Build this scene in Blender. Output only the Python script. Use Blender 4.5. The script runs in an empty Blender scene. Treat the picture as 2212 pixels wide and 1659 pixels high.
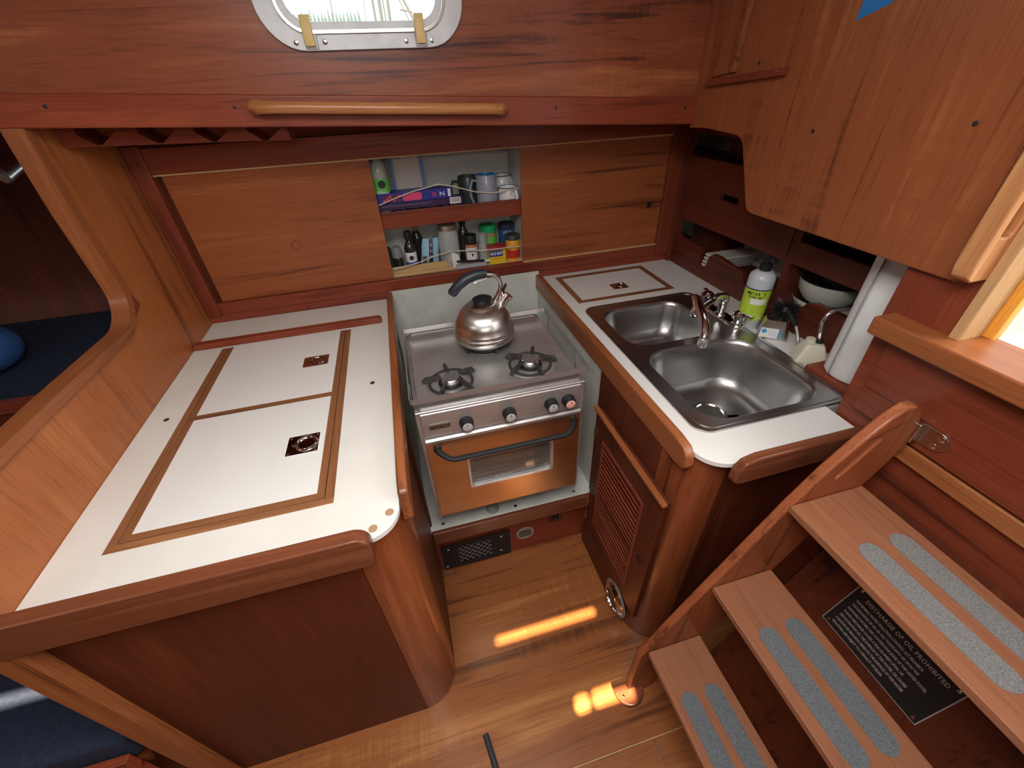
import bpy, bmesh, math, random
from math import pi, sin, cos, radians
from mathutils import Vector, Matrix
from mathutils.geometry import tessellate_polygon
random.seed(7)
S = bpy.context.scene
C = S.collection
# ------------------------------------------------------------------ camera
cd = bpy.data.cameras.new('camera'); cam = bpy.data.objects.new('camera', cd); C.objects.link(cam)
cam.location = (0, 0, 1.567)
cam.rotation_euler = (radians(53.63757622), radians(2.26101421), radians(-15.01368475))
cd.sensor_width = 36; cd.lens = 890.33 / 2212 * 36; cd.clip_start = .02; cd.clip_end = 400
S.camera = cam
# ------------------------------------------------------------------ world, sun, openings, added fill
w = bpy.data.worlds.new('sky'); S.world = w; w.use_nodes = True
bg = w.node_tree.nodes['Background']; bg.inputs[0].default_value = (.86, .93, 1, 1); bg.inputs[1].default_value = 1.5
def lamp(name, kind, loc, rot, energy, color, **k):
    l = bpy.data.lights.new(name, kind); l.energy = energy; l.color = color
    for a, b in k.items(): setattr(l, a, b)
    o = bpy.data.objects.new(name, l); C.objects.link(o); o.location = loc; o.rotation_euler = rot
    return o
def aim(d): return Vector(d).to_track_quat('-Z', 'Y').to_euler()
SUN = Vector((.13, 1.0, -1.02)).normalized()
lamp('sun', 'SUN', (0, -5, 5), aim(SUN), 60.0, (1, .80, .52), angle=radians(.55))
lamp('unseen_hatch_lamp', 'AREA', (-.05, .05, 1.975), (0, 0, 0), 19, (1, .985, .955), shape='RECTANGLE', size=.62, size_y=.62)  # lamp under the closed ceiling, standing in for an unseen hatch
lamp('companionway_daylight', 'AREA', (1.5, 0.0, 1.85), aim((-1, 0.05, -.42)), 17, (1, .985, .96), shape='RECTANGLE', size=.75, size_y=.7)
lamp('unseen_saloon_hatch_lamp', 'AREA', (-1.7, -.3, 1.975), (0, 0, 0), 4, (1, .985, .955), shape='RECTANGLE', size=.5, size_y=.5)  # saloon lamp below solid ceiling, in place of a hatch out of view
lamp('portlight_daylight', 'AREA', (0.0, 1.7, 1.98), aim((0, -1, -.35)), 5, (.92, .96, 1), shape='RECTANGLE', size=.34, size_y=.2)
lamp('port_side_fill', 'AREA', (.0, -1.255, 1.84), aim((0, 1, -.12)), 4, (1, .985, .96), shape='RECTANGLE', size=.9, size_y=.16)  # added front fill before the unseen port panel; no window behind it
S.view_settings.view_transform = 'Standard'; S.view_settings.look = 'None'
S.view_settings.exposure = 0.0; S.view_settings.gamma = 1; S.view_settings.use_curve_mapping = False

# ------------------------------------------------------------------ materials
def mat(name, col, rough=.5, metal=0, coat=0, **k):
    m = bpy.data.materials.new(name); m.use_nodes = True
    b = m.node_tree.nodes['Principled BSDF']
    b.inputs['Base Color'].default_value = (*col, 1); b.inputs['Roughness'].default_value = rough
    b.inputs['Metallic'].default_value = metal; b.inputs['Coat Weight'].default_value = coat
    for a, v in k.items(): b.inputs[a.replace('_', ' ')].default_value = v
    return m
def nd(m, t, **k):
    n = m.node_tree.nodes.new(t)
    for a, v in k.items(): setattr(n, a, v)
    return n
def ramp(m, stops):
    r = nd(m, 'ShaderNodeValToRGB'); e = r.color_ramp.elements
    while len(e) < len(stops): e.new(.5)
    for i, (p, c) in enumerate(stops): e[i].position = p; e[i].color = (*c, 1)
    return r
def wood(name, dark, mid, light, axis='x', rough=.34, coat=.35, fig=.0, scale=1.0, contrast=1.0, crossaxis='z'):
    m = mat(name, mid, rough + .06, 0, coat * .5, Coat_Roughness=.22, Specular_IOR_Level=.32)
    K_ = (1.22, 1.34, 1.22) if rough < .45 else (1.05, 1.12, 1.05)
    dark, mid, light = [tuple(min(.9, c * k) for c, k in zip(q_, K_)) for q_ in (dark, mid, light)]
    L = m.node_tree.links.new; b = m.node_tree.nodes['Principled BSDF']
    tc = nd(m, 'ShaderNodeTexCoord'); oi = nd(m, 'ShaderNodeObjectInfo')
    off = nd(m, 'ShaderNodeVectorMath', operation='SCALE'); off.inputs[0].default_value = (3.1, 2.3, 4.7)
    L(oi.outputs['Random'], off.inputs['Scale'])
    add = nd(m, 'ShaderNodeVectorMath', operation='ADD'); L(tc.outputs['Object'], add.inputs[0]); L(off.outputs[0], add.inputs[1])
    def noise(cross, along, detail, rg, dist=0):
        mp = nd(m, 'ShaderNodeMapping'); i = 'xyz'.index(axis)
        sc = [cross * scale] * 3; sc[i] = along * scale; mp.inputs['Scale'].default_value = sc
        L(add.outputs[0], mp.inputs[0])
        n = nd(m, 'ShaderNodeTexNoise'); n.inputs['Scale'].default_value = 1
        n.inputs['Detail'].default_value = detail; n.inputs['Roughness'].default_value = rg; n.inputs['Distortion'].default_value = dist
        L(mp.outputs[0], n.inputs['Vector']); return n
    n1 = noise(17, 1.1, 5, .62, .9); n2 = noise(330, 9, 3, .6); n3 = noise(5, 1.6, 2, .5, .3)
    r = ramp(m, [(.24, dark), (.42, mid), (.55, mid), (.80, light)])
    mx = nd(m, 'ShaderNodeMath', operation='MULTIPLY_ADD'); L(n3.outputs[0], mx.inputs[0]); mx.inputs[1].default_value = .55 * contrast
    sb = nd(m, 'ShaderNodeMath', operation='MULTIPLY_ADD'); L(n1.outputs[0], sb.inputs[0]); sb.inputs[1].default_value = .95 * contrast; sb.inputs[2].default_value = .5 - .75 * contrast
    L(sb.outputs[0], mx.inputs[2]); last = mx.outputs[0]
    # fine dark grain lines
    n4 = noise(70, .8, 2, .5, .5)
    sm = nd(m, 'ShaderNodeMapRange'); sm.inputs[1].default_value = .54; sm.inputs[2].default_value = .74; sm.inputs[3].default_value = 0; sm.inputs[4].default_value = -.17 * contrast
    L(n4.outputs[0], sm.inputs[0])
    a1 = nd(m, 'ShaderNodeMath', operation='ADD'); L(last, a1.inputs[0]); L(sm.outputs[0], a1.inputs[1]); last = a1.outputs[0]
    if fig:
        i = 'xyz'.index(axis)
        mp = nd(m, 'ShaderNodeMapping'); sc = [4.0] * 3; sc[i] = 55.0; mp.inputs['Scale'].default_value = sc; L(add.outputs[0], mp.inputs[0])
        nf = nd(m, 'ShaderNodeTexNoise'); nf.inputs['Scale'].default_value = 1; nf.inputs['Detail'].default_value = 1.5; nf.inputs['Distortion'].default_value = 1.2
        L(mp.outputs[0], nf.inputs[0])
        nm = noise(2.6, 2.2, 1, .5); mr = nd(m, 'ShaderNodeMapRange'); mr.inputs[1].default_value = .47; mr.inputs[2].default_value = .62; L(nm.outputs[0], mr.inputs[0])
        f1 = nd(m, 'ShaderNodeMath', operation='MULTIPLY_ADD'); L(nf.outputs[0], f1.inputs[0]); f1.inputs[1].default_value = fig; f1.inputs[2].default_value = -fig * .5
        f2 = nd(m, 'ShaderNodeMath', operation='MULTIPLY'); L(f1.outputs[0], f2.inputs[0]); L(mr.outputs[0], f2.inputs[1])
        a2 = nd(m, 'ShaderNodeMath', operation='ADD'); L(last, a2.inputs[0]); L(f2.outputs[0], a2.inputs[1]); last = a2.outputs[0]
    L(last, r.inputs[0])
    mul = nd(m, 'ShaderNodeMix', data_type='RGBA', blend_type='MULTIPLY'); mul.inputs[0].default_value = .55
    r2 = ramp(m, [(.30, (.55, .5, .48)), (.52, (1, 1, 1))]); L(n2.outputs[0], r2.inputs[0])
    L(r.outputs[0], mul.inputs[6]); L(r2.outputs[0], mul.inputs[7]); L(mul.outputs[2], b.inputs['Base Color'])
    bp = nd(m, 'ShaderNodeBump'); bp.inputs['Strength'].default_value = .12; bp.inputs['Distance'].default_value = .0006
    L(n2.outputs[0], bp.inputs['Height']); L(bp.outputs[0], b.inputs['Normal'])
    return m
def noisy(name, c1, c2, scale, rough=.5, metal=0, bump=0, bdist=.001, lo=.35, hi=.65, stretch=(1, 1, 1), coat=0, detail=3, rvar=0):
    m = mat(name, c1, rough, metal, coat); L = m.node_tree.links.new; b = m.node_tree.nodes['Principled BSDF']
    tc = nd(m, 'ShaderNodeTexCoord'); mp = nd(m, 'ShaderNodeMapping'); mp.inputs['Scale'].default_value = [scale * s for s in stretch]
    L(tc.outputs['Object'], mp.inputs[0]); n = nd(m, 'ShaderNodeTexNoise'); n.inputs['Scale'].default_value = 1; n.inputs['Detail'].default_value = detail
    L(mp.outputs[0], n.inputs[0]); r = ramp(m, [(lo, c1), (hi, c2)]); L(n.outputs[0], r.inputs[0]); L(r.outputs[0], b.inputs['Base Color'])
    if bump:
        bp = nd(m, 'ShaderNodeBump'); bp.inputs['Strength'].default_value = bump; bp.inputs['Distance'].default_value = bdist
        L(n.outputs[0], bp.inputs['Height']); L(bp.outputs[0], b.inputs['Normal'])
    if rvar:
        mr = nd(m, 'ShaderNodeMapRange'); mr.inputs[3].default_value = rough - rvar; mr.inputs[4].default_value = rough + rvar
        L(n.outputs[0], mr.inputs[0]); L(mr.outputs[0], b.inputs['Roughness'])
    return m
D, Mi, Li = (.085, .016, .008), (.27, .058, .022), (.42, .115, .042)
W_RED_X = wood('mahogany_x', (.075, .013, .008), (.20, .036, .017), (.32, .070, .030), 'x')
W_RED_Y = wood('mahogany_y', (.07, .013, .008), (.17, .032, .015), (.27, .060, .026), 'y')
W_RED_Z = wood('mahogany_z', (.07, .013, .008), (.17, .032, .015), (.27, .060, .026), 'z')
W_SIDE = wood('cabin_side_teak', (.06, .015, .009), (.23, .056, .026), (.36, .11, .046), 'x', fig=.22, rough=.32, contrast=1.15)
W_DOOR = wood('panel_teak', (.10, .024, .010), (.27, .070, .024), (.40, .13, .044), 'x', rough=.32, contrast=1.05)
W_PAN = wood('bulkhead_teak', (.11, .027, .011), (.245, .066, .026), (.36, .122, .046), 'z', fig=.25, rough=.33)
W_BULK = wood('bulkhead_orange_teak', (.15, .040, .013), (.32, .090, .028), (.44, .155, .052), 'z', rough=.36)
W_DARKF = wood('shaded_teak', (.028, .006, .004), (.085, .016, .007), (.14, .030, .011), 'z', rough=.42, coat=.15)  # shade on the front faces is put into this lowered base colour
W_CORN = wood('corner_post_teak', (.06, .014, .006), (.18, .042, .016), (.30, .08, .030), 'z', rough=.26, coat=.5)
W_FLOOR = wood('sole_teak', (.10, .028, .010), (.275, .086, .029), (.44, .175, .060), 'x', fig=.30, rough=.28, coat=.4, contrast=1.0)
W_TREAD = wood('tread_teak', (.16, .055, .030), (.32, .118, .062), (.44, .19, .10), 'y', rough=.6, coat=0, contrast=.6)
W_STRIP = wood('edging_teak', (.11, .040, .018), (.25, .095, .043), (.38, .165, .075), 'x', rough=.45, coat=.1)
W_STRIPY = wood('edging_teak_y', (.11, .040, .018), (.25, .095, .043), (.38, .165, .075), 'y', rough=.45, coat=.1)
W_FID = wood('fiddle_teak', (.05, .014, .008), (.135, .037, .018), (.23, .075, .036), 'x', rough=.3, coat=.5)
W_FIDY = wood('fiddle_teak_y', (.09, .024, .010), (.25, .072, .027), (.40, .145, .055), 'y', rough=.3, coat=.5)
W_FIDZ = wood('fiddle_teak_z', (.09, .024, .010), (.25, .072, .027), (.40, .145, .055), 'z', rough=.3, coat=.5)
W_RAIL = wood('rail_teak', (.18, .055, .022), (.36, .13, .050), (.48, .21, .09), 'x', rough=.28, coat=.5)
W_PALE = wood('pale_teak_z', (.35, .17, .08), (.55, .31, .15), (.66, .42, .24), 'z', rough=.5, coat=.1)
W_PALEX = wood('pale_pine_x', (.40, .23, .10), (.58, .37, .18), (.68, .47, .28), 'x', rough=.6, coat=0)
W_ORANGE = wood('weathered_orange', (.5, .13, .02), (.85, .28, .04), (.9, .40, .08), 'z', rough=.4)
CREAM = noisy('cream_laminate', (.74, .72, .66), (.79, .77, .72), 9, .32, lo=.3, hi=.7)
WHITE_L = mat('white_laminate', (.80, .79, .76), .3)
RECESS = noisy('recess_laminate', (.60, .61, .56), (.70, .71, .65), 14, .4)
HULL = noisy('hull_gelcoat', (.68, .70, .61), (.76, .77, .69), 6, .5)
STEEL = noisy('brushed_steel', (.50, .49, .47), (.66, .65, .63), 9, .42, .78, 0, .0005, .3, .7, (1, 1, 1), rvar=.06)
STEEL_D = noisy('sink_steel', (.44, .44, .435), (.50, .50, .49), 7, .31, 1, 0, .0005, .3, .7, rvar=.03)
STEEL_T = noisy('panel_steel', (.50, .47, .46), (.62, .60, .58), 30, .38, .75, 0, stretch=(.1, 1, 1))
DOORST = noisy('floor_tinted_door_steel', (.70, .50, .30), (.80, .60, .40), 12, .30, 1, 0, .0004, stretch=(.15, 1, 1), rvar=.04)  # orange tint puts the sunlit sole's reflection into the base colour
CHROME = mat('chrome', (.82, .82, .83), .07, 1)
CHROME_D = mat('dull_chrome', (.55, .53, .50), .2, 1)
ALU = noisy('alloy_frame', (.52, .53, .54), (.62, .63, .64), 20, .5, .4)
BLACK = mat('black_plastic', (.014, .014, .016), .5, Specular_IOR_Level=.3)
IRON = noisy('cast_iron', (.02, .02, .02), (.05, .045, .04), 60, .6)
RUBBER = mat('grey_rubber', (.045, .05, .06), .6)
NAVY = noisy('navy_fabric', (.008, .014, .035), (.014, .024, .055), 120, .9, bump=.3)
BLUE = noisy('blue_fabric', (.015, .06, .20), (.02, .09, .28), 60, .85, bump=.3)
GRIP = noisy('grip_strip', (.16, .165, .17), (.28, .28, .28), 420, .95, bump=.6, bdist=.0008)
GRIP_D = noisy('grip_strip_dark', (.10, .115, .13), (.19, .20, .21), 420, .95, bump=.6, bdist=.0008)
GLASS = mat('clear_glass', (1, 1, 1), .02, Transmission_Weight=1.0, IOR=1.45)
PANE = mat('window_glass', (.95, 1, 1), .0, Transmission_Weight=1.0, IOR=1.02)
OVENGL = mat('oven_glass', (.05, .045, .04), .05, Transmission_Weight=.0, Specular_IOR_Level=1.0)
YELLOW = mat('yellow_latch', (.75, .55, .22), .45, Subsurface_Weight=.0)
PAPER = noisy('paper', (.82, .82, .82), (.88, .88, .88), 80, .9, bump=.5, bdist=.002, detail=1)
ENAMEL = mat('white_enamel', (.78, .79, .80), .15, coat=.4)
OFFWHITE = mat('offwhite_plastic', (.70, .68, .60), .35)
DARKRIM = mat('dark_rim', (.02, .02, .03), .3)
def P(name, c, r=.45, **k): return mat(name, c, r, **k)

# ------------------------------------------------------------------ mesh builder
class B:
    def __init__(s): s.bm = bmesh.new()
    def face(s, vs):
        try: return s.bm.faces.new(vs)
        except ValueError: return None
    def pts(s, ps): return [s.bm.verts.new(p) for p in ps]
    def box(s, x0, x1, y0, y1, z0, z1, M=None):
        ps = [Vector((x, y, z)) for z in (z0, z1) for y in (y0, y1) for x in (x0, x1)]
        if M: ps = [M @ p for p in ps]
        v = s.pts(ps)
        for f in ((0, 2, 3, 1), (4, 5, 7, 6), (0, 1, 5, 4), (2, 6, 7, 3), (0, 4, 6, 2), (1, 3, 7, 5)): s.face([v[i] for i in f])
        return s
    def prism(s, loops, fn, a, b):
        if len(loops) == 1:
            l = loops[0]; va = s.pts([fn(u, v, a) for u, v in l]); vb = s.pts([fn(u, v, b) for u, v in l]); n = len(l)
            s.face(va); s.face(list(reversed(vb)))
            for i in range(n): s.face([va[i], va[(i + 1) % n], vb[(i + 1) % n], vb[i]])
            return s
        tri = tessellate_polygon([[Vector((u, v, 0)) for u, v in l] for l in loops])
        flat = [p for l in loops for p in l]
        va = s.pts([fn(u, v, a) for u, v in flat]); vb = s.pts([fn(u, v, b) for u, v in flat])
        for t in tri:
            s.face([va[i] for i in t]); s.face([vb[i] for i in reversed(t)])
        k = 0
        for l in loops:
            n = len(l)
            for i in range(n): s.face([va[k + i], va[k + (i + 1) % n], vb[k + (i + 1) % n], vb[k + i]])
            k += n
        return s
    def loft(s, loops, cap0=False, cap1=True, closed=True):
        vs = [s.pts(l) for l in loops]; n = len(vs[0])
        for a, b in zip(vs, vs[1:]):
            for i in range(n if closed else n - 1): s.face([a[i], a[(i + 1) % n], b[(i + 1) % n], b[i]])
        if cap0: s.face(list(reversed(vs[0])))
        if cap1: s.face(vs[-1])
        return s
    def tube(s, path, r, n=12, caps=True, closed=False, flat=1.0):
        path = [Vector(p) for p in path]; m = len(path); rs = r if isinstance(r, (list, tuple)) else [r] * m
        up = None; loops = []
        for i, p in enumerate(path):
            if closed: t = (path[(i + 1) % m] - path[i - 1])
            else: t = path[min(i + 1, m - 1)] - path[max(i - 1, 0)]
            t.normalize()
            if up is None:
                up = Vector((0, 0, 1)) if abs(t.z) < .9 else Vector((1, 0, 0))
            u = (up - t * up.dot(t)).normalized(); v = t.cross(u); up = u
            loops.append([p + (u * cos(2 * pi * k / n) * flat + v * sin(2 * pi * k / n)) * rs[i] for k in range(n)])
        if closed: loops.append(loops[0])
        return s.loft(loops, caps and not closed, caps and not closed)
    def lathe(s, prof, n=28, M=None, cap0=True, cap1=True):
        M = M or Matrix()
        return s.loft([[M @ Vector((r * cos(2 * pi * k / n), r * sin(2 * pi * k / n), z)) for k in range(n)] for r, z in prof], cap0, cap1)
    def sweep(s, path, prof, fn):
        # prof: (offset normal in plane, offset along extrusion); path 2d, fn(u,v,w)->3d
        loops = []; m = len(path)
        for i, p in enumerate(path):
            a = path[max(i - 1, 0)]; b = path[min(i + 1, m - 1)]; tx, ty = b[0] - a[0], b[1] - a[1]; l = math.hypot(tx, ty); nx, ny = -ty / l, tx / l
            loops.append([fn(p[0] + nx * o, p[1] + ny * o, w_) for o, w_ in prof])
        return s.loft(loops, True, True)
FX = lambda u, v, w_: Vector((w_, u, v))
FY = lambda u, v, w_: Vector((u, w_, v))
FZ = lambda u, v, w_: Vector((u, v, w_))
def rr(x0, y0, x1, y1, r, n=6, rs=None):
    rs = rs or [r] * 4; o = []
    for (cx, cy, a, q) in ((x1, y0, -pi / 2, rs[1]), (x1, y1, 0, rs[2]), (x0, y1, pi / 2, rs[3]), (x0, y0, pi, rs[0])):
        sx = 1 if cx == x1 else -1; sy = 1 if cy == y1 else -1
        for i in range(n + 1):
            t = a + pi / 2 * i / n; o.append((cx - sx * q + q * cos(t), cy - sy * q + q * sin(t)))
    return o
def arc(cx, cy, r, a0, a1, n=10): return [(cx + r * cos(radians(a0 + (a1 - a0) * i / n)), cy + r * sin(radians(a0 + (a1 - a0) * i / n))) for i in range(n + 1)]
def TR(x, y, z, rx=0, ry=0, rz=0): return Matrix.Translation((x, y, z)) @ Matrix.Rotation(radians(rz), 4, 'Z') @ Matrix.Rotation(radians(ry), 4, 'Y') @ Matrix.Rotation(radians(rx), 4, 'X')
WL = {}
def wl(o): return WL.get(o.name, Vector((0, 0, 0)))
def thing(name, label, cat, loc=(0, 0, 0), group=None):
    o = bpy.data.objects.new(name, None); C.objects.link(o); o.empty_display_size = .02; o.location = loc; WL[o.name] = Vector(loc)
    o['label'] = label; o['category'] = cat
    if group: o['group'] = group
    return o
def struct_empty(name, loc=(0, 0, 0)):
    o = bpy.data.objects.new(name, None); C.objects.link(o); o.location = loc; WL[o.name] = Vector(loc); o['kind'] = 'structure'; return o
def obj(name, b, m, parent=None, bevel=0, seg=2, loc=None, sharp=38, label=None, stuff=False):
    bm = b.bm; bmesh.ops.recalc_face_normals(bm, faces=bm.faces[:])
    base = wl(parent) if parent else Vector(loc or (0, 0, 0))
    for v in bm.verts: v.co -= base
    for f in bm.faces: f.smooth = True
    if not bevel:
        for e in bm.edges:
            if len(e.link_faces) == 2 and e.calc_face_angle(0) > radians(sharp): e.smooth = False
    me = bpy.data.meshes.new(name); bm.to_mesh(me); bm.free(); me.materials.append(m)
    o = bpy.data.objects.new(name, me); C.objects.link(o)
    if parent: o.parent = parent
    else: o.location = base
    WL[o.name] = base
    if bevel:
        md = o.modifiers.new('bevel', 'BEVEL'); md.width = bevel; md.segments = seg; md.limit_method = 'ANGLE'; md.angle_limit = radians(35); md.harden_normals = True
    if label: o['label'] = label
    if stuff: o['kind'] = 'stuff'
    return o
def tag(o, label, cat, group=None):
    o['label'] = label; o['category'] = cat
    if group: o['group'] = group
    return o
def struct(name, b, m, parent=None, **k):
    o = obj(name, b, m, parent, **k)
    if not parent: o['kind'] = 'structure'
    return o
def bx(*a, **k): return B().box(*a, **k)
def text(name, s, size, M, m, parent, ext=.0002, align='CENTER', spacing=1.0, sx=1.0, bold=0):
    cu = bpy.data.curves.new(name, 'FONT'); cu.body = s; cu.size = size; cu.extrude = ext; cu.align_x = align; cu.align_y = 'CENTER'
    cu.space_character = spacing; cu.offset = bold; cu.resolution_u = 2
    t = bpy.data.objects.new('tmp', cu); C.objects.link(t); dg = bpy.context.evaluated_depsgraph_get()
    me = bpy.data.meshes.new_from_object(t.evaluated_get(dg)); bpy.data.objects.remove(t); bpy.data.curves.remove(cu)
    base = wl(parent)
    me.transform(Matrix.Translation(-base) @ M @ Matrix.Diagonal((sx, 1, 1, 1))); me.materials.clear(); me.materials.append(m)
    me.name = name; o = bpy.data.objects.new(name, me); C.objects.link(o); o.parent = parent; WL[o.name] = base
    return o
def frame(o, xd, yd):  # matrix with text x along xd, text up along yd
    x = Vector(xd).normalized(); y = Vector(yd).normalized(); z = x.cross(y)
    return Matrix(((x.x, y.x, z.x, o[0]), (x.y, y.y, z.y, o[1]), (x.z, y.z, z.z, o[2]), (0, 0, 0, 1)))
def screw(parent, p, n, r=.003, m=None, name='screw'):
    q = Vector(n).to_track_quat('Z', 'Y').to_matrix().to_4x4()
    return obj(name, B().lathe([(r, -.001), (r, .0006), (r * .6, .0012)], 12, Matrix.Translation(p) @ q), m or CHROME_D, parent)

# ================================================================== STRUCTURE
# ---- floor
fl = struct_empty('floor')
obj('floor_panel', bx(-.80, .95, .256, 1.0, -.03, 0), W_FLOOR, fl, bevel=.001)
obj('floor_panel', bx(-.80, .432, -.60, .253, -.03, -.0008), W_FLOOR, fl, bevel=.001)
obj('floor_panel', bx(.435, .95, -.60, .253, -.03, -.001), W_FLOOR, fl, bevel=.001)
obj('floor_panel', bx(-3.4, -.803, -1.5, 1.0, -.03, -.001), W_FLOOR, fl, bevel=.001)
obj('floor_panel', bx(-.80, .95, -1.5, -.603, -.03, -.001), W_FLOOR, fl, bevel=.001)
obj('floor_strip', bx(-.80, .95, .2531, .2559, -.03, -.0004), W_PALEX, fl)
bt = lambda x: 1.506 + (.91 - x) * .0501
bb = lambda x: 1.439 + (.91 - x) * .0537
# ---- cabin side (slightly raked in plan) with portlight
def CS(u, v, t): return Vector((u, 1.258 + .025 * u + t, v))
WIN = rr(-.172, 1.683, .182, 1.91, .052, 8)
struct('wall_upper', B().prism([[(-3.4, bb(-3.4) + .02), (.93, bb(.93) + .02), (.93, 2.0), (-3.4, 2.0)], WIN[::-1]], CS, .004, .035), W_SIDE)
tr = struct('trim_1', B().prism([[(-3.4, bb(-3.4)), (.905, bb(.905)), (.905, bt(.905)), (-3.4, bt(-3.4))]], CS, -.012, .03), W_RED_X, bevel=.004)
for x in (-.66, -.314, .456, .86):
    screw(tr, CS(x, (bt(x) + bb(x)) / 2 + .008, -.0125), (0, -1, 0), .004, P('dark_plug', (.03, .02, .02)), name='plug')
# window
wn = struct_empty('window_1', (0, 1.26, 1.8))
b = B().prism([rr(-.215, 1.637, .226, 1.956, .085, 8), rr(-.158, 1.684, .168, 1.898, .046, 8)[::-1]], CS, -.006, .004)
obj('window_frame', b, ALU, wn, bevel=.003)
b = B().prism([rr(-.176, 1.665, .186, 1.916, .060, 8), rr(-.168, 1.673, .178, 1.908, .052, 8)[::-1]], CS, -.011, -.006)
obj('window_rim', b, CHROME_D, wn, bevel=.002)
b = B().prism([rr(-.164, 1.678, .174, 1.902, .050, 8), rr(-.156, 1.686, .166, 1.894, .044, 8)[::-1]], CS, -.002, .03)
obj('window_sleeve', b, ALU, wn)
obj('pane', B().prism([rr(-.157, 1.685, .167, 1.895, .045, 8)], CS, .012, .018), PANE, wn)
for x in (-.120, .121):
    b = B().prism([[(x - .008, -.006), (x - .011, -.018), (x - .012, -.026), (x + .012, -.026), (x + .011, -.018), (x + .008, -.006)]], lambda u, v, t: CS(u, 1.648 + t, v), .0, .001)
    path = [CS(x, 1.645, -.016), CS(x - .001, 1.665, -.020), CS(x - .001, 1.68, -.018), CS(x, 1.697, -.013)]
    b = B().loft([[p + Vector((a_, c_, 0)) for a_, c_ in rr(-.0105, -.004, .0105, .004, .003, 2)] for p in path], True, True)
    d = obj('dog_latch', b, YELLOW, wn)
    obj('latch_bracket', bx(x - .013, x + .015, 1.249 + .025 * x, 1.256 + .025 * x, 1.639, 1.668), ALU, wn, bevel=.003)
for x, z in ((-.150, 1.652), (-.090, 1.652), (.088, 1.650), (.147, 1.650)):
    screw(wn, CS(x, z, -.0065), (0, -1, 0), .005)
# ---- deckhead
cl = struct_empty('ceiling')
FROST = mat('frosted_hatch', (.75, .78, .80), .5)
HX0, HX1, HY0, HY1 = -.40, .30, -.90, -.20
DH = P('deckhead_white', (.72, .70, .65), .6)
obj('ceiling_panel', B().prism([[(-3.4, -1.28), (.98, -1.28), (.98, 1.30), (-3.4, 1.30)], [(-1.39, -.915), (-1.39, -.855), (-1.19, -.855), (-1.19, -.915)]], FZ, 1.99, 2.03), DH, cl)  # unseen slot added to drop a sun streak on the settee
obj('soffit', B().prism([[(-3.4, 1.64), (-3.4, bb(-3.4) + .03), (1.62, bb(.9) + .01), (1.62, 1.64)]], lambda u, v, t: Vector((u, t, v)), 1.30, 2.1), W_RED_X, cl)
# ---- opposite side, for what the metal reflects
wf = struct_empty('wall_front')
SUN_SLITS = [rr(.028, 1.672, .074, 1.716, .012, 5), rr(.086, 1.672, .215, 1.716, .012, 5), rr(-.20, 1.932, .17, 1.956, .008, 3)]  # unseen slits shaped to throw sun patches on the sole
obj('upper_panel', B().prism([[(-3.4, 1.4), (.98, 1.4), (.98, 2.02), (-3.4, 2.02)]] + [o[::-1] for o in SUN_SLITS], FY, -1.278, -1.27), W_SIDE, wf)
obj('lower_panel', bx(-3.4, .98, -1.52, -1.50, -.03, 1.45), W_DOOR, wf)
obj('side_deck', bx(-3.4, .98, -1.52, -1.27, 1.38, 1.42), W_RED_X, wf)
obj('locker_front', bx(-3.4, .98, -1.1, -1.08, 0, .9), W_RED_X, wf)
obj('locker_top', bx(-3.4, .98, -1.5, -1.06, .9, .93), CREAM, wf)
struct('wall_left', bx(-3.45, -3.4, -1.5, 2.3, -.03, 2.03), W_BULK)
# ---- back wall of the galley
wb = struct_empty('wall_back')
LX0, LX1, LZ0, LZ1 = -.068, .446, .975, 1.38
obj('upper_board', bx(-.76, 1.11, 1.600, 1.615, 1.452, 1.56), W_RED_X, wb)
obj('frame_rail', bx(-.73, 1.108, 1.575, 1.600, LZ1 + .003, 1.452), W_RED_X, wb, bevel=.002)
obj('frame_rail', bx(-.70, 1.10, 1.572, 1.600, .930, LZ0 - .003), W_RED_X, wb, bevel=.002)
obj('frame_rail', bx(-.73, -.10, 1.579, 1.600, .897, .930), W_RED_X, wb, bevel=.002)
obj('frame_rail', bx(.512, 1.108, 1.579, 1.600, .895, .930), W_RED_X, wb, bevel=.002)
obj('frame_stile', bx(-.728, -.684, 1.562, 1.600, .930, 1.46), W_RED_Z, wb, bevel=.003)
obj('frame_stile', bx(1.040, 1.108, 1.565, 1.600, .930, 1.46), W_RED_Z, wb, bevel=.003)
obj('door_track', bx(-.684, 1.04, 1.576, 1.600, LZ1 - .001, LZ1 + .003), W_PALEX, wb)
obj('door_track', bx(.446, 1.04, 1.574, 1.592, LZ0 - .004, LZ0 + .001), W_PALEX, wb)
obj('backing_board', bx(-.74, -.13, 1.601, 1.608, .90, 1.46), W_DARKF, wb)
obj('backing_board', bx(.47, 1.108, 1.601, 1.608, .90, 1.46), W_DARKF, wb)
obj('laminate_panel', bx(-.10, .512, 1.578, 1.590, .25, .93), RECESS, wb)
for x, z in ((-.70, 1.42), (-.70, 1.18), (-.68, .95), (-.40, .91), (1.07, 1.30), (1.07, 1.0), (.60, .912), (.95, .912), (-.2, .95)):
    screw(wb, (x, 1.5785 if z < .93 else (1.5715 if z < .97 else 1.5615), z), (0, -1, 0), .004, P('plug', (.10, .025, .015)), name='plug')
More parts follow.
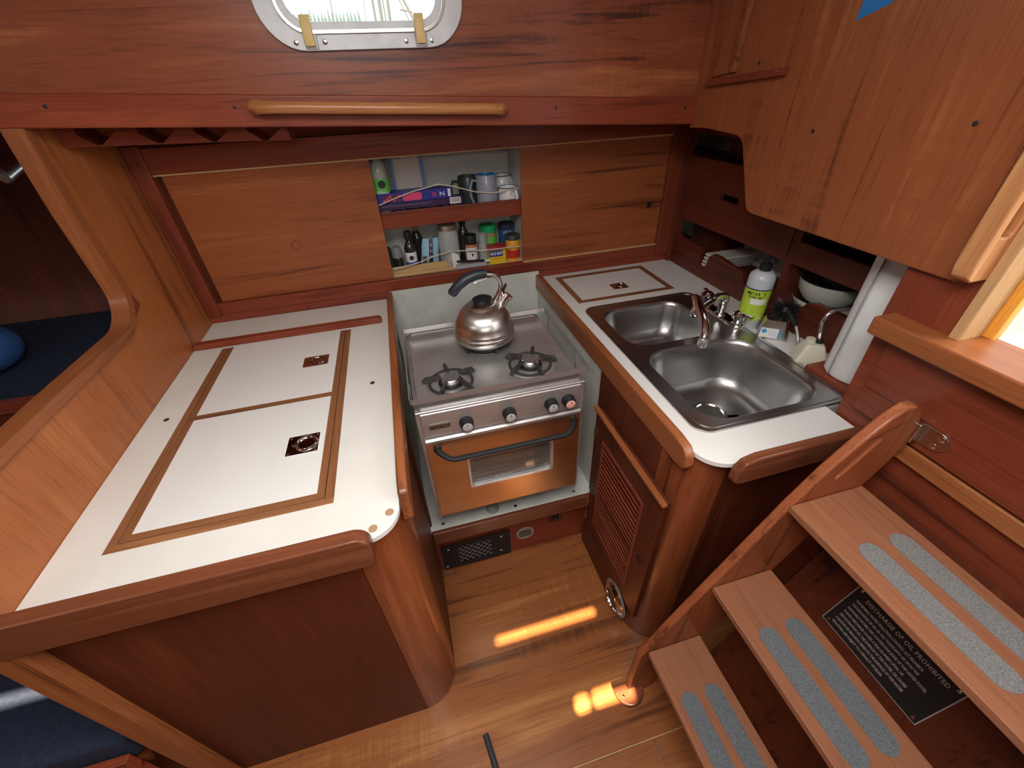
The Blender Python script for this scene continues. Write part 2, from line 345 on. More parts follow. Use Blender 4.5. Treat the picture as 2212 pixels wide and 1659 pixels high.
# ---- left bulkhead
outer = [(1.62, 0), (1.62, 1.56), (1.245, 1.545)]
edge = [(1.245, 1.545), (1.232, 1.36), (1.235, 1.19)] + arc(1.135, 1.185, .10, 0, -88, 8) + [(.85, 1.090), (.52, 1.090), (.49, 1.06), (.486, .95), (.486, .0)]
bh = struct('wall_bulkhead', B().prism([outer + edge[1:]], FX, -.758, -.73), W_BULK)
MP = [(-.012, -.764), (.010, -.764), (.013, -.758), (.013, -.729), (.010, -.722), (-.012, -.722)]
obj('edge_moulding', B().sweep(edge[:8], MP, FX), W_FIDZ, bh)
obj('edge_moulding', B().sweep(edge[7:-2], MP, FX), W_FIDY, bh)
obj('edge_moulding', B().sweep(edge[-3:], MP, FX), W_FIDZ, bh)
obj('corner_gusset', B().prism([[(1.245, 1.17), (1.262, 1.12), (1.16, 1.075), (1.10, 1.088), (1.20, 1.105)]], FX, -.73, -.7265), W_RED_Y, bh)
# ---- aft bulkhead, companionway
XR = .915
wr = struct_empty('wall_right')
obj('lower_board', B().prism([[(-1.5, 0), (.53, 0), (.53, .895), (.536, .90), (.543, 1.13), (-1.5, 1.13)]], FX, .918, .94), W_RED_Y, wr, bevel=.002)
obj('return_board', bx(.94, 1.62, .528, .545, 0, 1.9), W_RED_Z, wr)
obj('facing_board', bx(.90, .918, -1.5, .50, .948, 1.125), W_RED_Y, wr, bevel=.002)
obj('batten', bx(.903, .918, -1.5, .425, .902, .940), W_FIDY, wr, bevel=.003)
obj('jamb_board', bx(.912, .94, .425, .545, 1.13, 2.0), W_RED_Z, wr, bevel=.002)
obj('side_board', bx(.90, .98, -1.5, -.36, 1.12, 2.0), W_RED_Z, wr)
obj('bulkhead_panel', B().prism([[(1.285, 1.43), (1.285, 2.0), (.455, 2.0), (.455, 1.258)] + arc(.948, 1.290, .032, -90, -22, 5) + arc(1.080, 1.382, .045, 158, 95, 5) + [(1.20, 1.434)]], FX, .897, .911), W_PAN, wr, bevel=.003)
obj('head_board', bx(.90, .98, -.36, .42, 1.93, 2.0), W_RED_Y, wr)
d1 = struct_empty('door_1', (.94, .03, 1.1))
obj('sill', bx(.862, .98, -.42, .527, 1.130, 1.167), W_FIDY, d1, bevel=.005, seg=3)
obj('jamb', bx(.906, .962, .408, .425, 1.166, 1.96), W_PALE, d1, bevel=.002)
obj('jamb', bx(.906, .962, -.375, -.358, 1.166, 1.96), W_PALE, d1, bevel=.002)
obj('weather_strip', bx(.964, .982, .393, .425, 1.135, 1.96), W_ORANGE, d1, bevel=.002)
GEL = noisy('cockpit_gelcoat', (.62, .60, .56), (.70, .68, .64), 5, .45)
cp = struct_empty('cockpit', (1.2, 0, 1.0))
obj('cockpit_sole', bx(.985, 2.6, -.8, .50, .90, 1.06), GEL, cp)
obj('cockpit_side', bx(.985, 2.6, .50, .53, .90, 1.55), GEL, cp)
obj('sun_blocker', bx(.60, 2.7, -4.5, .9, 2.4, 2.42), GEL, cp)  # unseen slab added to keep direct sun off the cockpit
obj('cockpit_bulkhead', bx(2.3, 2.4, -.8, .50, 1.0, 1.75), GEL, cp)
# ---- hull behind side shelves and locker
hl = struct_empty('hull')
obj('hull_side', B().loft([[Vector((-3.4, 1.86, -.03)), Vector((1.75, 1.86, -.03)), Vector((1.75, 1.86, .6)), Vector((1.75, 1.96, 1.60)), Vector((-.74, 1.96, 1.60)), Vector((-.74, 1.86, .6)), Vector((-3.4, 1.86, .6))]], False, True), HULL, hl)
obj('hull_aft', bx(1.52, 1.54, .53, 1.98, -.03, 1.95), HULL, hl)
obj('hull_liner', bx(1.336, 1.346, .557, 1.84, .90, 1.44), HULL, hl)
obj('deck_aft', bx(.98, 1.54, .53, 1.30, 1.93, 1.95), HULL, hl)
obj('bilge', bx(-.80, 1.6, .95, 1.95, -.06, -.03), HULL, hl)
# ---- outside view
sea = struct_empty('shore')
SH = P('water', (.06, .08, .09), .6)
obj('water', bx(-120, 120, 9, 160, -1.6, -1.5), SH, sea)
hb = B(); hp = [(-110, -1.5)]
for i in range(60): hp.append((-110 + 220 * i / 59, (9.35 if i < 30 else 8.3) + .12 * sin(i * .41)))
hp.append((110, -1.5))
obj('far_shore', hb.prism([hp], FY, 84, 90), P('hazy_shore', (.045, .062, .066), .9), sea)
CONIF = P('conifer', (.022, .042, .046), .9)
for i in range(22):
    x = -11.1 + i * .5 + random.random() * .12; h = .75 + random.random() * .55; z0 = 9.3
    y = 81.0
    t = B()
    for k in range(4): t.lathe([(.23 * (1 - k * .2), z0 + h * k * .22 - .05), (.02, z0 + h * (k * .22 + .38))], 7, Matrix.Translation((x, y, 0)))
    o = obj('conifer', t, CONIF, loc=(x, y, z0))
    tag(o, 'hazy blue conifer of the treeline seen through the portlight', 'tree', 'conifers on the far shore')
MAST = P('mast_grey', (.028, .033, .038), .6)
def rig(x, y, z0, z1, r, dx=0): obj('mast', B().tube([(x, y, z0), (x + dx, y, z1)], r, 8), MAST, sea)
for (x, r, dx) in ((-.62, .009, .13), (.03, .006, .14), (.25, .022, .04), (.385, .030, .02), (.47, .012, .0), (.54, .026, .08)):
    rig(x, 12, 1.8, 5.5, r, dx)
for (x0, x1, r) in ((1.10, .55, .010), (1.22, .62, .022)): obj('stay', B().tube([(x0, 12, 2.4), (x1, 12, 3.6)], r, 6), MAST, sea)
obj('spreader', B().tube([(.80, 12, 2.88), (1.05, 12, 2.84)], .016, 6), MAST, sea)

# ================================================================== LEFT CABINET AND COUNTER
cab = thing('base_cabinet', 'dark teak base cabinet with rounded corner under the icebox counter, left of the stove', 'cabinet', (-.42, 1.0, 0))
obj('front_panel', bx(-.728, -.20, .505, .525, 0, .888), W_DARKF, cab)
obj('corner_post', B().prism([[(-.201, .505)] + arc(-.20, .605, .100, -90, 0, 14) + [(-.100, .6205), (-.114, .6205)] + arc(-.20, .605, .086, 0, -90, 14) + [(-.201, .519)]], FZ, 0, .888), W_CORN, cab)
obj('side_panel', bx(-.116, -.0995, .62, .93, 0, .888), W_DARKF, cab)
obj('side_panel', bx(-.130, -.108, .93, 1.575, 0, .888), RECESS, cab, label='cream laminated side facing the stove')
obj('edge_strip', bx(-.108, -.094, .925, .945, .30, .888), W_DARKF, cab, bevel=.002)
ct = thing('countertop', 'white laminate counter with two framed icebox hatches, left of the stove', 'countertop', (-.42, 1.0, .862))
HO = (-.640, .606, -.236, 1.362)
slab = [(-.729, .498)] + [p for p in arc(-.172, .562, .064, -90, 0, 10)] + [(-.108, 1.577), (-.729, 1.577)]
obj('laminate_top', B().prism([slab, [(HO[0], HO[1]), (HO[0], HO[3]), (HO[2], HO[3]), (HO[2], HO[1])]], FZ, .888, .900), CREAM, ct, bevel=.0012)
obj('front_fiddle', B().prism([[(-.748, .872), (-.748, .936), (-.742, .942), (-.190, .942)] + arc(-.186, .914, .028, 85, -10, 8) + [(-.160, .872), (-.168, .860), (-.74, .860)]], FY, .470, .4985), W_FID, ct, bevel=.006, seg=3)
obj('side_fiddle', B().prism([[(1.576, .868), (1.576, .928), (.60, .930), (.575, .922), (.562, .900), (.552, .862), (.560, .852), (.575, .856), (.61, .868)]], FX, -.1075, -.086), W_FIDY, ct, bevel=.006, seg=3)
obj('rear_fiddle', B().prism([[(-.725, .90), (-.725, .914), (-.718, .922), (-.138, .922), (-.131, .914), (-.131, .90)]], FY, 1.372, 1.398), W_RED_X, ct, bevel=.004)
fw = .017
for i, (x0, x1, y0, y1) in enumerate(((HO[0], HO[2], HO[1], HO[1] + fw), (HO[0], HO[0] + fw, HO[1] + fw, HO[3]), (HO[2] - fw, HO[2], HO[1] + fw, HO[3]))):
    obj('hatch_frame', bx(x0, x1, y0, y1, .870, .9006), W_STRIP if i == 0 else W_STRIPY, ct, bevel=.0006)
obj('hatch_ledge', bx(HO[0], HO[2], HO[1], HO[3], .855, .866), W_DARKF, ct)
for x, y in ((-.677, 1.008), (-.162, 1.009)):
    obj('fastener', B().lathe([(.0065, .8995), (.0065, .9012), (.004, .9018)], 14, TR(x, y, 0)), P('dark_brass', (.05, .04, .025), .4), ct)
for x, y in ((-.127, .550), (-.158, .521)):
    obj('wood_plug', B().lathe([(.0085, .899), (.0085, .9007)], 18, TR(x, y, 0)), P('plug_tan', (.42, .25, .15), .5), ct)
def ring_pull(parent, cx, cy, z, l, wd, m=CHROME, ang=0):
    M = TR(cx, cy, z, rz=ang)
    h = obj('pull_plate', B().prism([rr(-l / 2, -wd / 2, l / 2, wd / 2, .002, 2), [(q[0] + l * .12, q[1]) for q in reversed(arc(0, 0, wd * .34, 0, 345, 22))]], lambda u, v, t: M @ Vector((u, v, t)), 0, .0018), m, parent)
    obj('cup', B().lathe([(wd * .34, .0016), (wd * .31, .0009), (wd * .24, .0005), (wd * .13, .0004), (.001, .0004)], 22, M @ TR(l * .12, 0, 0), False, True), m, h)
    b = B().tube([M @ Vector((l * .12 + wd * .36 * cos(a * pi / 12), wd * .36 * sin(a * pi / 12), .0035)) for a in range(24)], .0026, 8, closed=True)
    obj('pull_ring', b, m, h)
    obj('pull_arm', B().box(-l * .34, l * .12 - wd * .34, -.003, .003, .0015, .005, M), m, h, bevel=.001)
    for sx in (-1, 1):
        for sy in (-1, 1):
            obj('screw', B().lathe([(.0028, .0015), (.0024, .0028), (.001, .0032)], 10, M @ TR(sx * (l / 2 - .0055), sy * (wd / 2 - .0055), 0)), CHROME_D, h)
    return h
def lid(name, label, x0, x1, y0, y1, sides, bw=.016):
    t = thing(name, label, 'hatch lid', ((x0 + x1) / 2, (y0 + y1) / 2, .87))
    l, r_, n, f = sides; g = .0016
    X0, X1, Y0, Y1 = x0 + g, x1 - g, y0 + g, y1 - g
    obj('lid_panel', bx(X0 + bw * l, X1 - bw * r_, Y0 + bw * n, Y1 - bw * f, .872, .9002), WHITE_L, t)
    if n: obj('edging', bx(X0, X1, Y0, Y0 + bw * n, .872, .9006), W_STRIP, t, bevel=.0006)
    if f: obj('edging', bx(X0, X1, Y1 - bw * f, Y1, .872, .9006), W_STRIP, t, bevel=.0006)
    if l: obj('edging', bx(X0, X0 + bw, Y0 + bw * n, Y1 - bw * f, .872, .9006), W_STRIPY, t, bevel=.0006)
    if r_: obj('edging', bx(X1 - bw, X1, Y0 + bw * n, Y1 - bw * f, .872, .9006), W_STRIPY, t, bevel=.0006)
    return t
a = lid('hatch_lid', 'larger white hatch lid nearest the camera on the left counter, chrome ring pull', HO[0] + fw, HO[2] - fw, HO[1] + fw, .984, (1, 1, 1, 0))
ring_pull(a, -.318, .803, .9004, .070, .064)
a = lid('hatch_lid', 'smaller white hatch lid next to the back wall on the left counter, bronze ring pull', HO[0] + fw, HO[2] - fw, .984, HO[3] + .002, (1, 1, 1, 0))
ring_pull(a, -.330, 1.182, .9004, .072, .056, P('bronze_chrome', (.42, .30, .26), .15, 1) if 0 else mat('bronze_chrome', (.45, .33, .29), .14, 1))

# ================================================================== RIGHT CABINET AND COUNTER
rc = thing('base_cabinet', 'dark teak base cabinet with louvred door under the sink counter, right of the stove', 'cabinet', (.72, 1.0, 0))
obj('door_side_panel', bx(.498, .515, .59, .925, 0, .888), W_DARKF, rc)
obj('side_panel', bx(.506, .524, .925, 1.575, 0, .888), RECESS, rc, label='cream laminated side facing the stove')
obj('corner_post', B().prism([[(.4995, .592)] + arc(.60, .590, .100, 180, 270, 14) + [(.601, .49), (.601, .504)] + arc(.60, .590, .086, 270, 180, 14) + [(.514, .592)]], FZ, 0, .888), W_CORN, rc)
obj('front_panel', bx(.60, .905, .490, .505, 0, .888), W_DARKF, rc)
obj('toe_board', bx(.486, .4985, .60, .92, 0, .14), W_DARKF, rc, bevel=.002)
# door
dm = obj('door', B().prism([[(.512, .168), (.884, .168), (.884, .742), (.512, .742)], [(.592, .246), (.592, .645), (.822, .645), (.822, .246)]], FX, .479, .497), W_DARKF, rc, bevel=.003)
obj('top_bead', bx(.466, .482, .502, .892, .741, .752), W_FIDY, dm, bevel=.003)
obj('door_bead', B().prism([[(.582, .236), (.832, .236), (.832, .655), (.582, .655)], [(.592, .246), (.592, .645), (.822, .645), (.822, .246)]], FX, .475, .480), W_RED_Z, dm, bevel=.0015)
for i in range(19):
    z = .254 + i * .0206
    M = TR(.488, .707, z + .009, ry=38)
    obj('louvre_slat', B().box(-.0125, .0125, -.1155, .1155, -.0025, .0025, M), W_RED_Y, dm, bevel=.0012)
for z in (.645, .30): obj('hinge', bx(.4765, .480, .880, .892, z - .018, z + .018), mat('brass', (.75, .55, .25), .3, 1), dm)
b = B().lathe([(.012, -.001), (.012, .002), (.008, .003), (.0075, -.006)], 18, TR(.479, .548, .45, ry=-90), False, True); obj('finger_hole', b, BLACK, dm)
# round chrome vent
vt = thing('vent_outlet', 'round chrome louvred heater outlet low on the sink cabinet beside the floor', 'vent', (.486, .62, .075))
M = TR(.486, .622, .078, ry=-90)
obj('rim', B().lathe([(.058, 0), (.058, .004), (.050, .014), (.040, .018), (.038, .012), (.038, 0)], 30, M, False, False), CHROME, vt)
obj('back_cup', B().lathe([(.039, .002), (.001, .0015)], 30, M, False, True), BLACK, vt)
for k in range(-4, 5):
    h = math.sqrt(.037 ** 2 - (k * .008) ** 2)
    obj('vane', B().box(-h, h if k > -9 else 0, k * .008 - .0012, k * .008 + .0012, .006, .013, M @ TR(0, 0, 0, rz=90)), CHROME_D, vt)
obj('mounting_ring', B().lathe([(.066, -.002), (.066, .002), (.058, .003)], 30, M), P('grey_ring', (.25, .24, .23), .5), vt)
# counter
cr = thing('countertop', 'white laminate counter around the double sink, right of the stove', 'countertop', (.80, 1.0, .862))
slab = [(1.18, 1.577), (.521, 1.577)] + arc(.590, .533, .069, 180, 270, 10) + [(.912, .464), (.912, .557), (1.18, .557)]
SK = (.563, .556, .997, 1.238)
obj('laminate_top', B().prism([slab, rr(SK[0] + .015, SK[1] + .015, SK[2] - .015, SK[3] - .015, .03)[::-1], [(.594, 1.304), (.594, 1.526), (.944, 1.526), (.944, 1.304)]], FZ, .888, .900), WHITE_L, cr, bevel=.0012)
obj('side_fiddle', B().prism([[(1.577, .852), (1.577, .914), (.560, .920), (.525, .915), (.508, .900), (.502, .872), (.512, .858), (.54, .852)]], FX, .497, .5205), W_FIDY, cr, bevel=.006, seg=3)
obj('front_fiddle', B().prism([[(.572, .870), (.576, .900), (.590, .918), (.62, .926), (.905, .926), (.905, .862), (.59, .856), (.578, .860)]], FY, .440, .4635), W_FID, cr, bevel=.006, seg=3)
FR = (.572, 1.286, .966, 1.546); q = .022
obj('hatch_frame', bx(FR[0], FR[2], FR[1], FR[1] + q, .868, .9006), W_STRIP, cr, bevel=.0005)
obj('hatch_frame', bx(FR[0], FR[2], FR[3] - q, FR[3], .868, .9006), W_STRIP, cr, bevel=.0005)
obj('hatch_frame', bx(FR[0], FR[0] + q, FR[1] + q, FR[3] - q, .868, .9006), W_STRIPY, cr, bevel=.0005)
obj('hatch_frame', bx(FR[2] - q, FR[2], FR[1] + q, FR[3] - q, .868, .9006), W_STRIPY, cr, bevel=.0005)
a = lid('hatch_lid', 'small white hatch lid with brown edging behind the double sink', FR[0] + q, FR[2] - q, FR[1] + q, FR[3] - q, (0, 0, 0, 0))
ring_pull(a, .778, 1.378, .9004, .062, .050, bpy.data.materials['bronze_chrome'], 0)
# ---- sink
sk = thing('double_sink', 'double bowl stainless steel sink set into the right counter', 'sink', (.78, .90, .90))
near = lambda i: rr(.604 + i, .583 + i, .952 - i, .902 - i, .075 - i * .3, 7, [.075 - i * .3, .075 - i * .3, .09, .075 - i * .3])
far = lambda i: rr(.602 + i, .938 + i, .908 - i, 1.192 - i, .065 - i * .3, 7)
obj('rim', B().prism([rr(*SK, .042, 7), near(0)[::-1], far(0)[::-1]], FZ, .9002, .9052), STEEL_D, sk, bevel=.0022, seg=3)
obj('edge_bead', B().prism([rr(SK[0] + .016, SK[1] + .010, SK[2] - .012, SK[3] - .012, .036, 7), rr(SK[0] + .020, SK[1] + .014, SK[2] - .016, SK[3] - .016, .032, 7)[::-1]], FZ, .9050, .9066), STEEL_D, sk, bevel=.0008)
def bowl(f, name, dp, hole):
    L = [[Vector((x, y, z)) for x, y in f(i)] for i, z in ((0, .9048), (.003, .902), (.006, .893), (.012, .85), (.022, .905 - dp + .035), (.032, .905 - dp + .014), (.050, .905 - dp + .003), (.075, .905 - dp), (.10, .905 - dp - .001))]
    return obj(name, B().loft(L, False, True), STEEL_D, sk, sharp=60)
bowl(near, 'near_bowl', .155, 1); bowl(far, 'far_bowl', .125, 0)
for (x, y, z, nm) in ((.778, .760, .7495, 'drain'), (.755, 1.065, .7795, 'drain')):
    dr = obj(nm, B().lathe([(.050, 0), (.050, .0025), (.040, .0035), (.036, -.001), (.034, .0012)], 30, TR(x, y, z), False, False), CHROME_D, sk)
    obj('strainer', B().lathe([(.036, .0008), (.001, .0006)], 30, TR(x, y, z), False, True), P('drain_dark', (.06, .055, .045), .4), dr)
# ---- faucet
fc = thing('faucet', 'chrome two-handle faucet with jointed spout between the sink bowls', 'faucet', (.965, 1.02, .905))
obj('base_plate', B().loft([[Vector((x, y, z)) for x, y in rr(.945 + i, .925 + i, .988 - i, 1.115 - i, .020 - i)] for z, i in ((.905, 0), (.914, 0), (.920, .004))], True, True), CHROME, fc)
obj('post', B().lathe([(.018, .918), (.018, .925), (.013, .928), (.0125, .958), (.015, .961), (.016, .967), (.0155, .984), (.012, .990)], 24, TR(.958, 1.020, 0)), CHROME, fc)
obj('lower_arm', B().tube([(.958, 1.018, .985), (.930, 1.014, .990), (.885, 1.004, .978), (.840, .993, .965)], [.0125, .012, .0115, .012], 14, flat=.85), CHROME, fc)
jt = obj('joint', B().lathe([(.014, .945), (.017, .951), (.017, .966), (.014, .972), (.014, .988), (.010, .994)], 24, TR(.838, .990, 0)), CHROME, fc)
obj('upper_arm', B().tube([(.846, 1.020, .996), (.838, 1.000, 1.000), (.815, .948, .994), (.792, .892, .984), (.777, .862, .972), (.770, .852, .955)], [.011, .0135, .0132, .0130, .0125, .012], 14), CHROME, fc)
obj('aerator', B().lathe([(.011, .953), (.015, .950), (.0155, .936), (.013, .930), (.012, .932)], 20, TR(.769, .851, 0)), mat('scaled_chrome', (.8, .79, .76), .3, .8), fc)
for y, s in ((.940, -1), (1.098, 1)):
    h = obj('handle', B().lathe([(.020, .918), (.020, .926), (.014, .930), (.015, .940), (.022, .944), (.022, .956), (.014, .964), (.004, .966)], 24, TR(.960, y, 0)), CHROME, fc)
    obj('lever', B().tube([(.960, y, .956), (.968, y + s * .012, .960), (.975, y + s * .036, .958)], [.007, .006, .008], 10, flat=.6), CHROME, h)
# ================================================================== STOVE
st = thing('gas_stove', 'stainless steel gimballed gas stove with glass-fronted oven between the counters', 'stove', (.18, 1.07, .43))
X0, X1, Y0, Y1 = -.060, .417, .862, 1.305
for x in (X0, X1 - .012): obj('side_panel', bx(x, x + .012, Y0 + .004, Y1, .428, .872), STEEL, st, bevel=.001)
obj('oven_body', bx(X0 + .014, X1 - .014, Y0 + .022, Y1 - .01, .445, .860), BLACK, st)
dz = .872
obj('hob_plate', B().prism([rr(X0 + .012, Y0 + .010, X1 - .010, Y1 - .012, .006, 3)], FZ, dz, .880), STEEL, st, bevel=.002)
obj('hob_edge', B().prism([rr(X0 + .012, Y0 + .010, X1 - .010, Y1 - .012, .006, 3), rr(X0 + .018, Y0 + .016, X1 - .016, Y1 - .018, .004, 3)[::-1]], FZ, .880, .8835), STEEL_T, st, bevel=.001)
obj('front_lip', B().tube([(X0 + .002, Y0 + .004, .874), (X1 - .002, Y0 + .004, .874)], .005, 10), STEEL_T, st)
cpn = obj('control_panel', B().prism([[(Y0, .786), (Y0 - .002, .868), (Y0 + .006, .876), (Y0 + .02, .876), (Y0 + .02, .786)]], FX, X0 + .012, X1 - .012), STEEL_T, st, bevel=.0015)
bd = obj('badge', bx(X0 + .030, X0 + .086, Y0 - .0035, Y0 - .001, .816, .830), BLACK, cpn, bevel=.0006)
obj('badge_border', B().prism([[(X0 + .030, .816), (X0 + .086, .816), (X0 + .086, .830), (X0 + .030, .830)], [(X0 + .0312, .8172), (X0 + .0312, .8288), (X0 + .0848, .8288), (X0 + .0848, .8172)]], FY, Y0 - .0040, Y0 - .0034), CHROME_D, cpn)
text('badge_lettering', 'HILLERANGE', .0105, frame((X0 + .058, Y0 - .0037, .8228), (1, 0, 0), (0, 0, 1)), CHROME, cpn, sx=.80)
RED = P('thermostat_face', (.80, .42, .36), .35)
for i, (x, z) in enumerate(((.070, .820), (.191, .822), (.314, .8245), (.366, .8255))):
    M = TR(x, Y0 - .001, z, rx=90)
    kn = obj('knob', B().loft([[M @ Vector((r * (1 + (.045 if k % 2 else 0) * (h > .004)) * cos(2 * pi * k / 48), r * (1 + (.045 if k % 2 else 0) * (h > .004)) * sin(2 * pi * k / 48), h)) for k in range(48)] for r, h in ((.0185, 0), (.0195, .004), (.0185, .006), (.0165, .024), (.0150, .0262))], True, True), BLACK, st)
    obj('knob_cap', B().lathe([(.0140, .0255), (.0140, .0270), (.0128, .0278)], 30, M), RED if i == 3 else mat('spun_alloy', (.66, .65, .64), .4, .45) if i == 0 else bpy.data.materials['spun_alloy'], kn)
    obj('knob_mark', B().box(-.0011, .0011, .004, .0115, .0275, .0284, M), BLACK, kn)
    if i == 3:
        for k in range(11):
            t = radians(-200 + k * 22); obj('dial_tick', B().box(.0085, .0115, -.0003, .0003, .0277, .0281, M @ Matrix.Rotation(t, 4, 'Z')), BLACK, kn)
# oven door
DX0, DX1, DZ0, DZ1 = -.049, .407, .450, .782
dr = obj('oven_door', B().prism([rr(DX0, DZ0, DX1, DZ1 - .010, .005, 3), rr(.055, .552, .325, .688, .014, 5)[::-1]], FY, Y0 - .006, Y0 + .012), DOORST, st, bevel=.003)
obj('door_cap', B().prism([[(Y0 - .008, DZ1 - .014), (Y0 - .010, DZ1 - .004), (Y0 - .004, DZ1 + .001), (Y0 + .012, DZ1 + .001), (Y0 + .012, DZ1 - .014)]], FX, DX0, DX1), STEEL_T, dr, bevel=.0015)
obj('window_trim', B().prism([rr(.0555, .5525, .3245, .6875, .0135, 5), rr(.0635, .5605, .3165, .6795, .010, 5)[::-1]], FY, Y0 - .0085, Y0 + .006), mat('trim_bright', (.80, .80, .80), .25, .7), dr, bevel=.001)
obj('oven_window', bx(.060, .320, Y0 + .004, Y0 + .008, .557, .684), mat('smoked_glass', (.62, .58, .54), .04, Transmission_Weight=.85, IOR=1.5), dr)
text('window_print', 'HILLERANGE', .009, frame((.165, Y0 + .0030, .5685), (1, 0, 0), (0, 0, 1)), CHROME_D, dr, sx=1.1)
obj('oven_interior', bx(.03, .34, Y0 + .0185, Y0 + .0215, .51, .72), mat('oven_steel', (.32, .28, .24), .22, .9), dr)
for z in (.578, .60): obj('oven_rack_bar', B().tube([(.062, Y0 + .0135, z), (.318, Y0 + .0135, z)], .0024, 8), STEEL_T, dr)
hd = obj('door_handle', B().tube([(-.020, Y0 - .006, .746), (-.016, Y0 - .022, .744), (.004, Y0 - .040, .735), (.020, Y0 - .044, .729), (.345, Y0 - .044, .729), (.362, Y0 - .040, .735), (.381, Y0 - .022, .744), (.385, Y0 - .006, .746)], [.010, .010, .0085, .0085, .0085, .0085, .010, .010], 8, flat=.8), BLACK, dr)
for x in (-.020, .385): obj('handle_foot', B().lathe([(.011, 0), (.011, .010), (.007, .012)], 14, TR(x, Y0 - .005, .747, rx=90)), BLACK, hd)
# sea rail
Z = .914; rb = B()
obj('sea_rail', B().prism([rr(-.0665, .866, .431, 1.263, .008, 3), rr(-.0640, .8685, .4285, 1.2605, .006, 3)[::-1]], FZ, .904, .919), STEEL_T, st)
for x in (-.063, .4265):
    for y in (.95, 1.20): obj('rail_post', bx(x - .0015, x + .0015, y, y + .012, .86, .906), STEEL_T, st)
for k in range(3): obj('rail_rod', B().tube([(-.056 + k * .004, .90, .895 - k * .006), (-.056 + k * .004, 1.22, .895 - k * .006)], .0018, 6), STEEL_T, st)
def burner(cx, cy, ang, r=.058):
    M = TR(cx, cy, .880, rz=ang)
    bu = obj('burner_bowl', B().lathe([(r + .014, .001), (r + .010, .0030), (r, .0005), (r - .014, -.003), (.032, -.002), (.032, .002)], 32, M, False, False), STEEL_T, st)
    obj('burner_ring', B().tube([M @ Vector(((r + .003) * cos(k * pi / 16), (r + .003) * sin(k * pi / 16), .006)) for k in range(32)], .0035, 8, closed=True), IRON, bu)
    obj('burner_well', B().lathe([(.036, .0025), (.036, .004), (.001, .0045)], 24, M), BLACK, bu)
    obj('burner_cap', B().lathe([(.025, .003), (.027, .011), (.0265, .0135), (.025, .0138), (.025, .018), (.022, .021), (.001, .0215)], 28, M), mat('burner_alloy', (.62, .61, .60), .38, .9) if 'burner_alloy' not in bpy.data.materials else bpy.data.materials['burner_alloy'], bu)
    for k in range(5):
        Mk = M @ Matrix.Rotation(radians(72 * k + 14), 4, 'Z')
        obj('pan_support', B().loft([[Mk @ Vector((x, y, z)) for y, z in ((-.0036, h0), (.0036, h0), (.0036, h1), (-.0036, h1))] for x, h0, h1 in ((.027, .021, .027), (.050, .012, .027), (r + .004, .003, .024), (r + .016, .003, .022), (r + .024, .004, .010))], True, True), IRON, bu, bevel=.0012)
burner(.052, .968, 10); burner(.292, .985, -20); burner(.190, 1.150, 55)
# recess tray and sill
ts = thing('stove_tray', 'cream tray under the stove with a teak front sill', 'tray', (.20, 1.2, .31))
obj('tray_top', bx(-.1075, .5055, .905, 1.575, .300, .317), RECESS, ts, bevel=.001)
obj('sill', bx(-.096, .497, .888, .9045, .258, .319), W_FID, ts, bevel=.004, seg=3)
for x in (-.055, .21, .437): screw(ts, (x, .925, .3175), (0, 0, 1), .0055)
obj('gimbal_stop', B().lathe([(.022, .3172), (.023, .325), (.018, .336), (.010, .342), (.002, .343)], 18, TR(.128, .935, 0)), P('grey_green', (.28, .31, .28), .6), ts)
kp = thing('kick_panel', 'dark teak kick panel under the stove sill', 'panel', (.20, .95, 0))
obj('board', bx(-.1078, .5055, .946, .957, .001, .2995), W_RED_X, kp)
gr = thing('heater_grille', 'black plate with expanded silver mesh at the left of the kick panel', 'grille', (.04, .94, .10))
G0, G1, H0, H1 = -.086, .185, .008, .160
obj('plate', B().prism([rr(G0, H0, G1, H1, .004, 3), rr(-.022, .030, .108, .136, .003, 3)[::-1]], FY, .9375, .9412), BLACK, gr, bevel=.001)
obj('backing', bx(-.030, .116, .9443, .9452, .020, .146), P('grille_dark', (.01, .01, .012), .7), gr)
mb = B()
for k in range(-6, 10):
    for s in (1, -1):
        for j in range(0, 8):
            xa = -.022 + k * .024 + j * .012; za = .028 + j * .01375
            xs = (xa, xa + .012) if s == 1 else (.086 - xa, .086 - xa - .012)
            if min(xs) > -.040 and max(xs) < .126: mb.tube([(xs[0], .9428, za), (xs[1], .9428, za + .01375)], .0014, 4)
obj('wire_mesh', mb, P('mesh_silver', (.55, .55, .56), .35, Metallic=.8) if 0 else mat('mesh_silver', (.6, .6, .61), .35, .8), gr, stuff=True)
for x, z in ((-.075, .028), (.145, .045), (.150, .135), (-.06, .137)): screw(gr, (x, .9373, z), (0, -1, 0), .0055, CHROME)
sp = thing('speaker_vent', 'round grey slotted vent on the kick panel right of the black grille', 'vent', (.248, .944, .12))
M = TR(.248, .9448, .108, rx=90)
obj('disc', B().lathe([(.037, 0), (.037, .003), (.034, .005), (.029, .0035), (.001, .0035)], 32, M), P('vent_grey', (.33, .28, .25), .4), sp)
for k in range(-3, 4):
    h = math.sqrt(.027 ** 2 - (k * .006) ** 2); obj('slot', B().box(-h, h, k * .006 - .0014, k * .006 + .0014, .0030, .0041, M), BLACK, sp)
sw = thing('wall_switch', 'small dark rectangular switch plate on the kick panel below the stove sill', 'switch', (.38, .944, .20))
obj('plate', bx(.350, .398, .9415, .9452, .138, .190), BLACK, sw, bevel=.001)
obj('plate_border', B().prism([[(.355, .145), (.393, .145), (.393, .184), (.355, .184)], [(.357, .147), (.357, .182), (.391, .182), (.391, .147)]], FY, .9408, .9415), CHROME_D, sw)
obj('toggle', bx(.370, .378, .934, .9415, .158, .164), CHROME_D, sw, bevel=.001)
